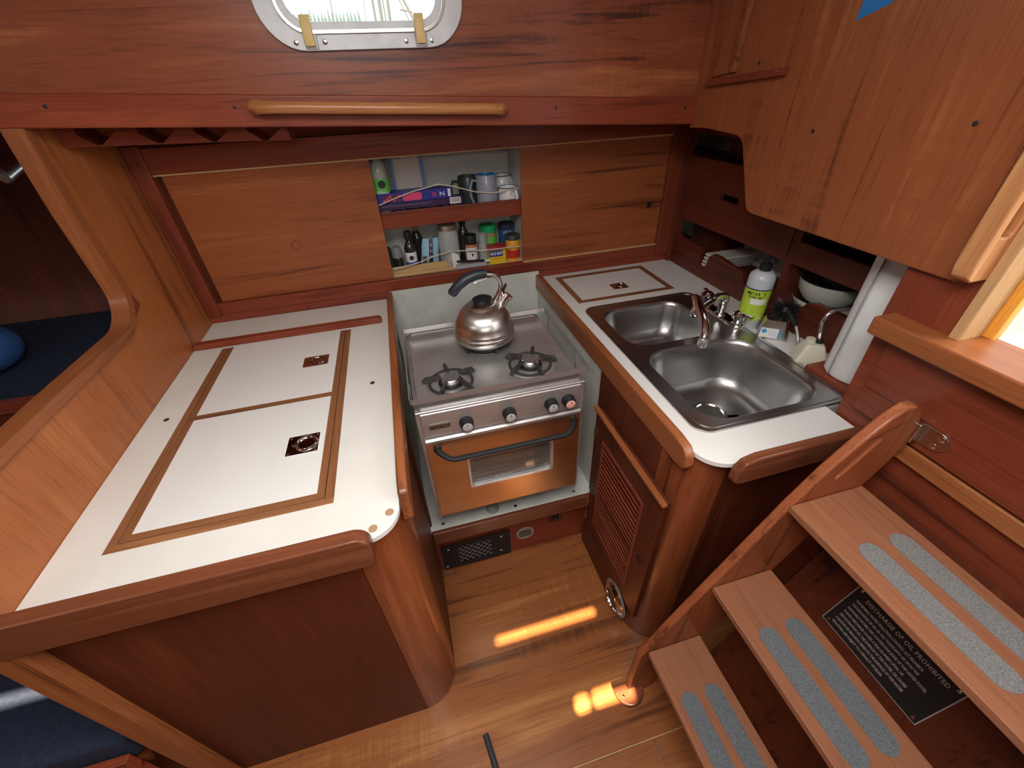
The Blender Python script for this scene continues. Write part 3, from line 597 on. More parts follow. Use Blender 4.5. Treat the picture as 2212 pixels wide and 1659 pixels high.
# ================================================================== KETTLE
kt = thing('kettle', 'steel whistling kettle with black curved grip on the rear stove burner', 'kettle', (.190, 1.147, .906))
KS = mat('kettle_steel', (.70, .68, .65), .27, 1, Anisotropic=.75)
tg = nd(KS, 'ShaderNodeTangent', direction_type='RADIAL', axis='Z'); KS.node_tree.links.new(tg.outputs[0], KS.node_tree.nodes['Principled BSDF'].inputs['Tangent'])
K = TR(.190, 1.147, .9065)
obj('body', B().lathe([(.060, .000), (.086, .002), (.0935, .008), (.0955, .020), (.0955, .028), (.0935, .031), (.0955, .034), (.0955, .040), (.0930, .044), (.0885, .060), (.0815, .077), (.072, .092), (.060, .104), (.047, .1125), (.0445, .1135)], 48, K, True, True), KS, kt, sharp=60)
obj('base', B().lathe([(.070, -.002), (.088, -.001), (.089, .004), (.07, .004)], 48, K), BLACK, kt)
ld = obj('lid', B().lathe([(.047, .1125), (.0475, .115), (.044, .118), (.030, .1225), (.001, .124)], 36, K, False, True), KS, kt)
obj('lid_knob', B().loft([[K @ Vector((.002 + r * 1.25 * cos(2 * pi * k / 24), r * sin(2 * pi * k / 24), z)) for k in range(24)] for r, z in ((.020, .1215), (.020, .125), (.024, .131), (.024, .135), (.016, .140), (.002, .141))], True, True), BLACK, ld)
sx, sy = .0, .0
obj('spout', B().tube([K @ Vector(p) for p in ((.050, .012, .085), (.062, .012, .098), (.079, .012, .118), (.0835, .012, .1235))], [.019, .0155, .0135, .0145], 20), KS, kt)
obj('spout_rim', B().tube([K @ Vector((.0815, .012, .1205)), K @ Vector((.0880, .012, .128))], .0165, 20), CHROME, kt)
obj('whistle_flap', B().tube([K @ Vector(p) for p in ((.066, .012, .128), (.070, .012, .142), (.078, .012, .158), (.082, .012, .164))], [.003, .0045, .005, .003], 8), BLACK, kt)
obj('handle_frame', B().tube([K @ Vector(p) for p in ((.034, .008, .104), (.052, .010, .128), (.062, .010, .150), (.064, .008, .172), (.056, .004, .192), (.038, .001, .206), (.010, -.001, .212))], [.013, .010, .0085, .0085, .0090, .0095, .0095], 14, flat=.75), KS, kt)
obj('handle_web', B().tube([K @ Vector(p) for p in ((.060, .012, .112), (.064, .010, .132), (.062, .010, .152))], [.006, .008, .004], 10), KS, kt)
obj('grip', B().tube([K @ Vector(p) for p in ((.020, -.001, .211), (-.010, -.002, .211), (-.040, -.003, .202), (-.066, -.004, .186), (-.085, -.004, .166), (-.089, -.004, .161))], [.0125, .0145, .0150, .0150, .0145, .010], 18), mat('grip_rubber', (.022, .028, .038), .42), kt)
obj('trigger_wire', B().tube([K @ Vector(p) for p in ((.022, .0, .196), (.010, .0, .192), (-.008, .0, .190), (-.018, .0, .184))], .0016, 8), CHROME, kt)

# ================================================================== BACK WALL FITTINGS
t = thing('sliding_door', 'left teak sliding door with a round finger pull beside the open spice locker', 'sliding door', (-.37, 1.596, .975))
obj('door_panel', bx(-.668, LX0, 1.585, 1.592, LZ0 - .002, LZ1 - .001), W_DOOR, t, bevel=.0008)
obj('finger_pull', B().lathe([(.0165, -.0005), (.0165, .0012), (.0135, .0016), (.013, -.0004)], 26, TR(-.367, 1.585, 1.137, rx=90), False, False), W_RED_X, t)
t = thing('sliding_door', 'right teak sliding door with a dark finger hole beside the open spice locker', 'sliding door', (.74, 1.596, .975))
obj('door_panel', B().prism([[(LX1, LZ0 - .002), (1.045, LZ0 - .002), (1.045, LZ1 - .001), (LX1, LZ1 - .001)], arc(.989, 1.136, .0125, 360, 15, 16)], FY, 1.585, 1.592), W_DOOR, t)
obj('hole_lining', B().lathe([(.0128, 0), (.0128, -.006), (.001, -.0065)], 20, TR(.989, 1.587, 1.136, rx=90), False, True), BLACK, t)
lk = thing('spice_locker', 'open white-lined locker with a middle shelf in the back wall behind the stove', 'locker', (.19, 1.7, .955))
LIN = noisy('locker_white', (.62, .63, .58), (.70, .70, .66), 10, .5)
obj('back_panel', bx(-.13, .49, 1.80, 1.81, .94, 1.46), LIN, lk)
obj('side_panel', bx(.455, .465, 1.602, 1.80, .94, 1.46), LIN, lk)
obj('side_panel', bx(-.125, -.115, 1.602, 1.80, .94, 1.46), LIN, lk)
obj('locker_floor', bx(-.115, .455, 1.602, 1.80, .945, .962), LIN, lk)
obj('locker_top', bx(-.115, .455, 1.617, 1.80, 1.45, 1.46), LIN, lk)
obj('shelf', bx(-.115, .455, 1.618, 1.80, 1.150, 1.165), LIN, lk)
obj('shelf_lip', bx(-.115, .455, 1.603, 1.6175, 1.150, 1.207), W_RED_X, lk, bevel=.002)
ROPE = noisy('cord_white', (.55, .50, .38), (.75, .70, .58), 300, .8)
def cord(label, pts_):
    o = obj('retaining_cord', B().tube(pts_, .0022, 8), ROPE, loc=pts_[0]); tag(o, label, 'cord'); return o
cord('thin white cord strung across the upper locker shelf', [(-.066, 1.612, 1.232), (-.02, 1.618, 1.245), (.06, 1.621, 1.265), (.150, 1.622, 1.280), (.20, 1.617, 1.270), (.28, 1.613, 1.245), (.34, 1.610, 1.236), (.40, 1.610, 1.239), (.443, 1.606, 1.245)])
cord('thin white cord strung across the lower locker shelf', [(-.062, 1.612, 1.000), (-.02, 1.616, 1.003), (.04, 1.618, 1.012), (.10, 1.617, 1.030), (.17, 1.616, 1.040), (.21, 1.614, 1.037), (.28, 1.612, 1.030), (.36, 1.610, 1.028), (.443, 1.606, 1.030)])
tag(obj('cord_hook', B().tube([(.43, 1.604, 1.247), (.418, 1.600, 1.240), (.408, 1.600, 1.228)], .0018, 8), ROPE, loc=(.43, 1.604, 1.247)), 'loose knotted cord tail at the right end of the upper cord', 'cord')
def label_arc(parent, name, cx, cy, r, z0, z1, a0, a1, m, n=14):
    b = B(); b.loft([[Vector((cx + r * cos(radians(a0 + (a1 - a0) * i / n)), cy + r * sin(radians(a0 + (a1 - a0) * i / n)), z)) for i in range(n + 1)] for z in (z0, z1)], False, False, closed=False)
    return obj(name, b, m, parent)
def can(name, label, cat, x, y, z, prof, m, lidp=None, lidm=None, lidn='lid', extra=None, n=26):
    t = thing(name, label, cat, (x, y, z))
    obj('body', B().lathe(prof, n, TR(x, y, z)), m, t)
    if lidp: obj(lidn, B().lathe(lidp, n, TR(x, y, z)), lidm, t)
    return t
FR_ = lambda x, y, z: frame((x, y, z), (1, 0, 0), (0, 0, 1))
WHT = P('label_white', (.80, .80, .78)); BLK = P('print_black', (.015, .015, .02)); GRN = P('label_green', (.16, .55, .10))
ZS = 1.1655
v = can('vinegar_bottle', 'clear plastic bottle with green White Vinegar label, far left of the upper locker shelf', 'bottle', -.048, 1.665, ZS, [(.029, 0), (.030, .01), (.030, .165), (.026, .185), (.013, .205), (.013, .225)], mat('bottle_clear', (.75, .78, .66), .12, Transmission_Weight=.5), [(.015, .222), (.015, .243), (.013, .245)], P('vinegar_cap', (.05, .12, .05)), 'cap')
label_arc(v, 'label', -.048, 1.665, .0306, ZS + .06, ZS + .145, 180, 360, GRN)
obj('label_disc', B().lathe([(.013, 0), (.013, .0006)], 20, TR(-.043, 1.6338, ZS + .128, rx=90)), BLK, v)
text('lettering', 'White', .020, FR_(-.045, 1.6335, ZS + .100), WHT, v, sx=.8); text('lettering', 'Vinegar', .018, FR_(-.045, 1.6335, ZS + .080), WHT, v, sx=.75)
c = thing('food_container', 'translucent plastic container with blue rim standing on edge on the upper locker shelf', 'container', (.052, 1.715, ZS))
obj('tub', B().prism([rr(.004, ZS, .104, ZS + .215, .014)], FY, 1.69, 1.725), mat('frosted_plastic', (.62, .57, .50), .3, Transmission_Weight=.25), c, bevel=.004)
obj('seal_rim', B().prism([rr(-.002, ZS, .110, ZS + .220, .018), rr(.007, ZS + .008, .101, ZS + .212, .012)[::-1]], FY, 1.682, 1.692), P('rim_blue', (.10, .16, .42)), c, bevel=.002)
obj('tub_ridge', B().prism([rr(.018, ZS + .092, .092, ZS + .205, .01), rr(.022, ZS + .096, .088, ZS + .201, .008)[::-1]], FY, 1.6865, 1.690), bpy.data.materials['frosted_plastic'], c)
f = thing('foil_sheet', 'crumpled silver foil under the flat boxes on the upper locker shelf', 'foil', (.07, 1.64, ZS))
fb = B(); g = []
for i in range(40):
    x = -.075 + i * .0072; g.append([Vector((x, y, ZS + .034 + random.uniform(-.005, .008))) for y in (1.624, 1.640, 1.66)])
fb.loft(g, False, False, closed=False); obj('sheet', fb, mat('foil', (.85, .85, .86), .2, 1), f, sharp=5)
obj('foil_core', bx(-.074, .20, 1.63, 1.66, ZS, ZS + .026), BLK, f)
PUR = noisy('box_purple', (.030, .010, .050), (.055, .018, .085), 60, .4)
bxp = thing('flat_box', 'flat dark purple box with white barcode on the upper locker shelf', 'box', (.08, 1.65, ZS + .04))
obj('carton', bx(-.078, .234, 1.628, 1.685, ZS + .042, ZS + .064), PUR, bxp, bevel=.001)
obj('barcode_label', bx(.186, .226, 1.6272, 1.6282, ZS + .044, ZS + .066), WHT, bxp)
for k in range(9): obj('barcode_bar', bx(.190 + k * .0036, .190 + k * .0036 + (.0018 if k % 3 else .001), 1.6268, 1.6273, ZS + .049, ZS + .064), BLK, bxp)
text('lettering', 'TUFFLINE', .006, FR_(.165, 1.6277, ZS + .053), P('print_lilac', (.45, .22, .50)), bxp) if 0 else None
obj('print_line', bx(-.06, .12, 1.6274, 1.6281, ZS + .055, ZS + .0562), P('print_grey', (.35, .30, .38)), bxp)
bxb = thing('flat_box', 'flat bright blue and pink box on top of the purple one in the locker', 'box', (.06, 1.66, ZS + .065))
BLU = P('box_blue', (.020, .030, .26)); PNK = P('print_pink', (.75, .06, .18))
obj('carton', bx(-.078, .198, 1.632, 1.69, ZS + .0645, ZS + .098), BLU, bxb, bevel=.001)
obj('print_patch', B().prism([rr(.02, ZS + .068, .088, ZS + .094, .008)], FY, 1.6312, 1.6322), PNK, bxb)
obj('print_patch', B().prism([rr(-.05, ZS + .068, .012, ZS + .092, .006)], FY, 1.6312, 1.6322), P('print_berry', (.10, .02, .06)), bxb)
for k in range(6): obj('print_spot', B().lathe([(.005, 0), (.005, .0006)], 10, TR(-.045 + k * .011, 1.6312, ZS + .074 + (k % 3) * .006, rx=90)), PNK, bxb)
text('lettering', 'SI', .020, frame((.132, 1.6312, ZS + .081), (0, 0, -1), (1, 0, 0)), PNK, bxb, bold=.0004)
text('lettering', 'Z', .024, frame((.160, 1.6312, ZS + .081), (0, 0, -1), (1, 0, 0)), WHT, bxb, bold=.0004)
obj('print_bar', bx(.182, .192, 1.6312, 1.6322, ZS + .070, ZS + .096), WHT, bxb)
def mug(label, x, y, z, r, h, m, mi, ang, rim=None, hr=.026):
    t = thing('mug', label, 'mug', (x, y, z), None)
    obj('body', B().lathe([(r * .9, 0), (r * .97, .004), (r, .02), (r, h - .002), (r - .001, h), (r - .003, h)], 32, TR(x, y, z), True, False), m, t)
    obj('inside', B().lathe([(r - .003, h), (r - .004, h - .004), (r - .004, .01), (.001, .008)], 32, TR(x, y, z), False, True), mi, t)
    M = TR(x, y, z, rz=ang)
    obj('handle', B().tube([M @ Vector(p) for p in ((r - .003, 0, h * .84), (r + hr * .6, 0, h * .88), (r + hr, 0, h * .68), (r + hr * .95, 0, h * .45), (r + hr * .5, 0, h * .22), (r - .003, 0, h * .2))], .0065, 10, flat=.8), m, t)
    if rim: obj('rim', B().tube([(x + r * cos(k * pi / 16), y + r * sin(k * pi / 16), z + h) for k in range(32)], .0016, 6, closed=True), rim, t)
    return t
SPK = noisy('mug_grey', (.26, .28, .36), (.36, .38, .46), 400, .3, coat=.4)
mug('grey speckled mug with bright blue inside on the upper locker shelf', .331, 1.655, ZS, .0385, .128, SPK, P('mug_blue', (.02, .20, .48), .2), 190)
mug('dark grey mug half hidden behind the speckled one in the locker', .272, 1.715, ZS, .038, .118, P('mug_dark', (.035, .05, .05), .3), P('mug_in', (.05, .06, .06)), 185, hr=.03)
mug('white enamel mug with dark rim at the front right of the upper locker shelf', .412, 1.652, ZS, .036, .078, ENAMEL, ENAMEL, -60, DARKRIM, hr=.014)
mug('white enamel mug behind, against the right wall of the upper locker shelf', .410, 1.738, ZS, .038, .106, ENAMEL, ENAMEL, 10, DARKRIM, hr=.004)
# lower shelf
ZL = .9625
tr_ = thing('pine_tray', 'shallow pale pine tray at the left front of the lower locker shelf', 'tray', (.05, 1.64, ZL))
obj('tray_base', bx(-.112, .166, 1.606, 1.636, ZL, ZL + .010), W_PALEX, tr_)
obj('tray_side', bx(-.112, .166, 1.634, 1.640, ZL, ZL + .036), W_PALEX, tr_, bevel=.001)
obj('tray_side', bx(.160, .166, 1.606, 1.634, ZL + .010, ZL + .036), W_PALEX, tr_)
obj('tray_side', bx(-.112, .160, 1.604, 1.609, ZL, ZL + .020), W_PALEX, tr_)
CG = mat('jar_glass', (.72, .76, .74), .08, Transmission_Weight=.55)
DG = mat('dark_glass', (.02, .018, .014), .1, coat=.5)
GREYP = P('cap_grey', (.25, .25, .26))
y0 = 1.668
can('spice_shaker', 'squat green spice shaker at the far left of the lower locker shelf', 'shaker', -.082, 1.70, ZL, [(.022, 0), (.022, .085), (.018, .095)], P('dark_green', (.02, .10, .04)))
can('spice_grinder', 'small grinder with grey domed cap left of the black-capped bottle in the locker', 'shaker', -.040, y0 - .004, ZL, [(.0185, 0), (.0185, .060), (.016, .066)], DG, [(.020, .066), (.021, .090), (.017, .104), (.008, .109)], GREYP, 'cap')
v = can('sauce_bottle', 'dark bottle with black cap and white and blue label on the lower locker shelf', 'bottle', .012, y0 - .004, ZL, [(.021, 0), (.022, .004), (.022, .095), (.019, .106), (.010, .122), (.010, .138)], DG, [(.0125, .134), (.0125, .155), (.011, .157)], BLACK, 'cap')
label_arc(v, 'label', .012, y0 - .004, .0226, ZL + .045, ZL + .082, 190, 350, WHT); label_arc(v, 'label', .012, y0 - .004, .0226, ZL + .028, ZL + .045, 190, 350, P('label_blue', (.05, .10, .40)))
obj('label_disc', B().lathe([(.009, 0), (.009, .0006)], 18, TR(.012, y0 - .0268, ZL + .062, rx=90)), BLK, v)
can('oil_bottle', 'slim dark bottle with a gold foil neck at the back of the lower locker shelf', 'bottle', .047, 1.738, ZL, [(.023, 0), (.023, .11), (.014, .13), (.010, .14)], DG, [(.0105, .138), (.0105, .182), (.009, .184)], P('gold_foil', (.42, .26, .06), .3), 'foil_neck')
bg_ = thing('snack_bag', 'light blue paper bag with a black lettered stripe left of the glass jar', 'bag', (.085, y0, ZL))
bl = []
for k, (h, wv, dpt) in enumerate(((0, .034, .018), (.03, .037, .020), (.07, .035, .016), (.10, .033, .010), (.122, .030, .003))):
    bl.append([Vector((.078 + h * .14 + wv * sx, y0 - .004 + dpt * sy, ZL + h)) for sx, sy in ((-1, 0), (-.8, -.75), (0, -1), (.8, -.75), (1, 0), (.8, .75), (0, 1), (-.8, .75))])
obj('bag', B().loft(bl, True, True), P('bag_blue', (.30, .55, .72), .5), bg_, sharp=60)
bs = B().loft([[Vector((.078 + h * .14 + s_, y0 - .0048 - d_, ZL + h)) for s_ in (-.006, .010)] for h, d_ in ((.0, .018), (.03, .0205), (.07, .0165), (.10, .0105), (.122, .0035))], False, False, closed=False)
obj('stripe', bs, BLK, bg_)
for ch, h, d_ in (('Z', .100, .0115), ('U', .078, .0165), ('M', .056, .0195)): text('lettering', ch, .014, frame((.080 + h * .14, y0 - .0055 - d_, ZL + h), (1, 0, -.25), (.25, 0, 1)), WHT, bg_)
obj('brown_patch', B().loft([[Vector((.078 + h * .14 + s_, y0 - .0042 - d_, ZL + h)) for s_ in (-.031, -.014)] for h, d_ in ((.015, .0185), (.03, .0198), (.06, .0160))], False, False, closed=False), P('bag_brown', (.10, .05, .035)), bg_)
obj('torn_top', B().loft([[Vector((.100 + k * .004, y0 - .006, ZL + .095 + k * .012)), Vector((.112 - k * .001, y0 - .003, ZL + .090 + k * .012)), Vector((.108, y0 + .002, ZL + .095 + k * .012))] for k in range(4)], True, True), P('bag_red_brown', (.20, .07, .05), .4), bg_)
mj = can('mason_jar', 'large clear glass jar with a metal lid in the middle of the lower locker shelf', 'jar', .166, y0 + .002, ZL, [(.038, 0), (.041, .006), (.041, .120), (.038, .135), (.034, .142), (.034, .150)], CG, [(.0365, .148), (.0365, .166), (.034, .168), (.030, .167)], mat('jar_lid', (.50, .42, .34), .3, .9), 'lid')
obj('white_packet', B().loft([[Vector((.172 + s_, y0 - .0400 + abs(s_) * .25, ZL + h)) for s_ in (-.020, 0, .026)] for h in (.004, .04)] + [[Vector((.158, y0 - .0385, ZL + .078)), Vector((.172, y0 - .0400, ZL + .070)), Vector((.196, y0 - .035, ZL + .052))]], False, False, closed=False), WHT, mj)
v = can('syrup_bottle', 'tall bottle with clear neck and black cap right of the large glass jar', 'bottle', .232, 1.710, ZL, [(.024, 0), (.024, .105), (.018, .125), (.011, .140), (.011, .155)], DG, [(.0135, .152), (.0135, .178), (.012, .180)], BLACK, 'cap')
v = can('seasoning_jar', 'small jar of orange seasoning with black lid and white bull label', 'jar', .250, y0 - .022, ZL, [(.0225, 0), (.0235, .004), (.0235, .092), (.021, .096)], P('orange_spice', (.45, .15, .04)), [(.0245, .090), (.0245, .122), (.023, .124)], BLACK, 'lid')
label_arc(v, 'label', .250, y0 - .022, .0240, ZL + .030, ZL + .078, 190, 350, WHT)
text('lettering', 'ADERS', .0115, FR_(.250, y0 - .0468, ZL + .066), BLK, v, sx=.85, bold=.0003)
obj('bull_mark', B().prism([[(.242, ZL + .055), (.246, ZL + .052), (.250, ZL + .040), (.254, ZL + .052), (.258, ZL + .055), (.252, ZL + .050), (.248, ZL + .050)]], FY, y0 - .0470, y0 - .0464), BLK, v)
can('small_jar', 'small clear jar between the orange seasoning jar and the green-lidded jar', 'jar', .302, y0 + .002, ZL, [(.019, 0), (.019, .070), (.015, .080), (.017, .084), (.017, .100)], CG, [(.0185, .098), (.0185, .115), (.015, .118)], mat('clear_cap', (.55, .56, .56), .2, Transmission_Weight=.4), 'cap')
v = can('peanut_jar', 'jar with bright green lid at the back of the lower locker shelf', 'jar', .340, 1.728, ZL, [(.033, 0), (.033, .105), (.031, .112)], P('jar_tan', (.33, .24, .12)), [(.0345, .105), (.0345, .130), (.032, .133)], P('lid_green', (.01, .34, .12), .35), 'lid')
label_arc(v, 'label', .340, 1.728, .0335, ZL + .045, ZL + .088, 190, 350, GRN)
t = thing('spice_tin', 'yellow and blue rectangular spice tin with red lid lettered OLD BAY', 'tin', (.352, y0 - .018, ZL))
obj('tin', B().prism([rr(.316, y0 - .042, .390, y0 + .004, .008)], FZ, ZL, ZL + .058), P('tin_yellow', (.75, .52, .03), .35), t)
obj('lid', B().prism([rr(.315, y0 - .043, .391, y0 + .005, .009)], FZ, ZL + .056, ZL + .070), P('lid_red', (.42, .02, .03), .35), t, bevel=.002)
obj('blue_panel', bx(.317, .374, y0 - .0428, y0 - .0420, ZL + .030, ZL + .054), P('tin_blue', (.03, .05, .26)), t)
text('lettering', 'OLD BAY', .0145, FR_(.347, y0 - .0431, ZL + .042), WHT, t, sx=.85, bold=.0005)
text('lettering', 'SEASONING', .0085, FR_(.352, y0 - .0424, ZL + .021), P('print_orange', (.65, .12, .02)), t, sx=.8)
v = can('soup_can', 'blue can with a dark lid at the back right of the lower locker shelf', 'can', .420, 1.735, ZL, [(.033, 0), (.033, .110), (.031, .112)], P('can_blue', (.02, .10, .26)), [(.0345, .108), (.0345, .126), (.032, .129)], P('dark_blue_lid', (.02, .03, .06)), 'lid')
text('lettering', 'SOUP', .014, FR_(.414, 1.7012, ZL + .098), WHT, v)
v = can('mustard_can', 'orange-yellow can with black lid and red label at the right end of the lower shelf', 'can', .424, y0 - .012, ZL, [(.029, 0), (.029, .085), (.027, .088)], P('can_orange', (.80, .36, .03)), [(.031, .085), (.031, .100), (.029, .103)], P('black_lid', (.04, .05, .05)), 'lid')
label_arc(v, 'label', .424, y0 - .012, .0296, ZL + .012, ZL + .045, 205, 335, P('label_red', (.55, .03, .02)))
v = thing('pocket_knife', 'slim black bar with white end lying in front of the jars on the lower shelf', 'tool', (.24, 1.625, ZL + .022))
obj('bar', B().box(-.062, .050, -.004, .004, -.0035, .0035, TR(.245, 1.618, ZL + .028, rz=-3, ry=4)), BLACK, v, bevel=.001)
obj('white_end', B().box(.050, .072, -.0042, .0042, -.004, .004, TR(.245, 1.618, ZL + .028, rz=-3, ry=4)), WHT, v, bevel=.001)
obj('paper_pad', bx(.178, .300, 1.612, 1.640, ZL, ZL + .018), P('grey_paper', (.45, .44, .46)), v)
# ================================================================== SIDE SHELVING (aft of the sink)
W_SHELF = wood('shelf_mahogany_y', (.045, .009, .007), (.105, .020, .011), (.16, .034, .018), 'y')
W_SHELFZ = wood('shelf_mahogany_z', (.05, .010, .007), (.12, .023, .012), (.19, .040, .020), 'z')
sh = thing('side_shelving', 'dark mahogany shelf front with cut-out openings along the right end of the sink counter', 'shelving', (1.12, 1.1, .90))
holes = [rr(.72, 1.312, 1.553, 1.386, .012, 3)[::-1], rr(1.240, 1.195, 1.334, 1.217, .010, 5)[::-1], rr(.72, 1.155, .958, 1.232, .008, 3)[::-1],
  [(1.525, 1.087), (.984, 1.090), (.984, 1.003), (1.03, 1.000), (1.045, .965), (1.115, .962), (1.130, .998), (1.26, 1.011), (1.295, 1.010), (1.314, .996), (1.322, .960), (1.335, .946), (1.352, .946), (1.366, .958), (1.371, .998), (1.385, 1.011), (1.500, 1.015), (1.535, 1.030), (1.536, 1.068)],
  [(.962, 1.090), (.718, 1.092), (.718, 1.012), (.76, 1.016), (.84, 1.014), (.862, 1.004), (.876, .982), (.915, .980), (.930, 1.000), (.962, 1.004)]]
obj('face_board', B().prism([[(.705, .902), (1.572, .902), (1.572, 1.45), (.705, 1.45)]] + holes, FX, 1.110, 1.126), W_SHELF, sh, bevel=.0015)
obj('corner_post', bx(1.094, 1.112, 1.553, 1.572, .902, 1.45), W_SHELFZ, sh, bevel=.002)
for z in (.918, 1.118, 1.290): obj('shelf_board', bx(1.127, 1.335, .717, 1.84, z, z + .012), W_DARKF, sh)
obj('divider', bx(1.127, 1.335, .966, .980, .931, 1.117), W_SHELF, sh)
obj('divider', bx(1.127, 1.335, .966, .980, 1.131, 1.289), W_SHELF, sh)
obj('end_board', bx(1.127, 1.335, .702, .716, .902, 1.45), W_SHELF, sh)
obj('cover_strip', bx(1.105, 1.111, .984, 1.008, 1.10, 1.30), W_SHELFZ, sh, bevel=.002)
def bowl_(label, x, y, z, r, h, m, mi):
    t = thing('bowl', label, 'bowl', (x, y, z), 'bowls on the lower side shelf' if 0 else None)
    obj('shell', B().lathe([(r * .55, 0), (r * .75, .004), (r * .95, h * .45), (r, h - .002), (r - .001, h)], 36, TR(x, y, z), True, False), m, t)
    obj('inside', B().lathe([(r - .001, h), (r - .004, h - .001), (r * .9, h * .45), (r * .6, .008), (.001, .006)], 36, TR(x, y, z), False, True), mi, t)
    obj('rim', B().tube([(x + (r - .001) * cos(k * pi / 18), y + (r - .001) * sin(k * pi / 18), z + h) for k in range(36)], .0018, 6, closed=True), DARKRIM, t)
CLAY = mat('enamel_cream', (.62, .62, .54), .3); CIN = P('bowl_inside', (.17, .18, .16), .25)
bowl_('lower of two stacked cream enamel bowls on the shelf behind the paper towels', 1.228, .900, .9305, .093, .060, CLAY, CIN)
bowl_('upper of two stacked cream enamel bowls, dark inside and black rim', 1.226, .898, .982, .089, .066, CLAY, CIN)
bowl_('dark brown bowl in the middle side shelf opening', 1.222, .850, 1.1305, .080, .060, P('dark_brown', (.04, .015, .012), .35), P('dark_in', (.02, .01, .01)))
t = thing('drying_rack', 'folded white slatted rack lying in the lower side shelf opening', 'rack', (1.2, 1.33, .931))
for k in range(5): obj('slat', bx(1.118, 1.33, 1.322 - .012 * k, 1.366 - .004 * k, .9315 + .0145 * k, .9315 + .0145 * k + .0085), OFFWHITE, t, bevel=.003)
tag(obj('storage_box', bx(1.20, 1.33, 1.39, 1.56, .9305, 1.052), W_DARKF, bevel=.003, loc=(1.265, 1.47, .9305)), 'dark wooden box at the back of the lower side shelf', 'box')
tag(obj('cloth_bag', B().loft([[Vector((1.250 + r * cos(k * pi / 8) * 1.0, 1.36 + r * 1.7 * sin(k * pi / 8), z)) for k in range(16)] for z, r in ((1.3025, .05), (1.32, .072), (1.36, .075), (1.385, .060), (1.40, .02))], True, True), noisy('bag_brown_cloth', (.10, .035, .025), (.20, .08, .055), 60, .7, bump=.4), loc=(1.25, 1.36, 1.3025), sharp=80), 'brown cloth bundle in the topmost side shelf opening', 'bag')
# ================================================================== ITEMS ON THE SINK COUNTER
x, y, z = 1.022, .963, .9005
so = thing('soap_bottle', 'dish soap bottle with lime green label and black pump behind the faucet', 'bottle', (x, y, z))
obj('body', B().lathe([(.034, 0), (.037, .004), (.037, .158), (.035, .168), (.024, .178), (.013, .181), (.013, .186)], 36, TR(x, y, z)), mat('soap_plastic', (.62, .66, .70), .25, Transmission_Weight=.15), so)
LIME = P('lime_label', (.50, .68, .05), .4)
label_arc(so, 'label', x, y, .0376, z + .030, z + .128, 150, 390, LIME, 30)
label_arc(so, 'label_band', x, y, .0377, z + .128, z + .132, 150, 390, P('band_navy', (.02, .03, .08)), 30)
label_arc(so, 'label_window', x, y, .0380, z + .084, z + .102, 206, 276, WHT, 12)
def curve_text(parent, s, size, ang, zc, r, m, sx=.8, step=None):
    n = len(s); step = step or degrees_(size * .62 * sx / r)
    for i, ch in enumerate(s):
        if ch == ' ': continue
        a = radians(ang + (i - (n - 1) / 2) * step)
        text('lettering', ch, size, frame((x + r * cos(a), y + r * sin(a), zc), (-sin(a), cos(a), 0), (0, 0, 1)), m, parent, sx=sx, bold=.0003)
def degrees_(v_): return v_ * 180 / pi
curve_text(so, "MEYER'S", .0145, 223, z + .117, .0379, BLK, .85)
curve_text(so, "CLEAN DAY", .0085, 223, z + .1065, .0379, BLK, .9)
for k, w_ in enumerate((40, 34, 44, 38)): label_arc(so, 'print_line', x, y, .0380, z + .076 - k * .006, z + .0775 - k * .006, 236 - w_ / 2, 236 + w_ / 2, P('print_olive', (.25, .38, .03)), 6)
obj('print_square', bx(1.022 - .007, 1.022 + .001, y - .0384, y - .0378, z + .036, z + .044), WHT, so)
pu = obj('pump_collar', B().lathe([(.0165, .182), (.0165, .198), (.012, .201), (.008, .203), (.008, .212)], 24, TR(x, y, z)), BLACK, so)
obj('pump_head', B().loft([[Vector((x + a_, y + b_, z + h)) for a_, b_ in rr(-.011, -.030, .011, .012, .006, 3)] for h in (.211, .222)], True, True), BLACK, pu, bevel=.003)
# brush caddy
t = thing('brush_caddy', 'small stainless caddy with white and blue sticker beside the soap bottle', 'caddy', (1.035, .885, .9005))
M = TR(1.040, .878, .9005, rz=-38)
cl_ = [[M @ Vector((u, v_, h)) for u, v_ in rr(-a_, -b2, a_, b2, .012, 5)] for h, a_, b2 in ((0, .043, .030), (.058, .030, .024), (.060, .0295, .0235))]
cl_ += [[M @ Vector((u, v_, h)) for u, v_ in rr(-.026, -.020, .026, .020, .010, 5)] for h in (.060, .012)]
obj('shell', B().loft(cl_, True, True), mat('caddy_steel', (.62, .60, .56), .25, 1), t, sharp=50)
def onside(u, h): return M @ Vector((u, -(.0302 + .0006) + h * (.006 / .058), h))
for nm, u0, u1, h0, h1, mm in (('sticker', -.040, .010, .006, .036, WHT), ('sticker_stripe', .010, .017, .006, .036, P('sticker_blue', (.05, .35, .65)))):
    obj(nm, B().loft([[onside(u0, h0), onside(u1, h0)], [onside(u0 + .003, h1), onside(u1, h1)]], False, False, closed=False), mm, t)
obj('sticker_logo', B().lathe([(.007, 0), (.007, .0007)], 18, Matrix.Translation(onside(-.028, .026)) @ TR(0, 0, 0, rz=-38) @ TR(0, 0, 0, rx=84)), bpy.data.materials['sticker_blue'], t)
for k in range(3): obj('print_line', B().box(-.015, .004, -.0003, .0003, -.0007, .0007, Matrix.Translation(onside(0, .026 - k * .006)) @ TR(0, 0, 0, rz=-38)), P('print_grey2', (.5, .55, .6)) if k == 0 else bpy.data.materials['print_grey2'], t)
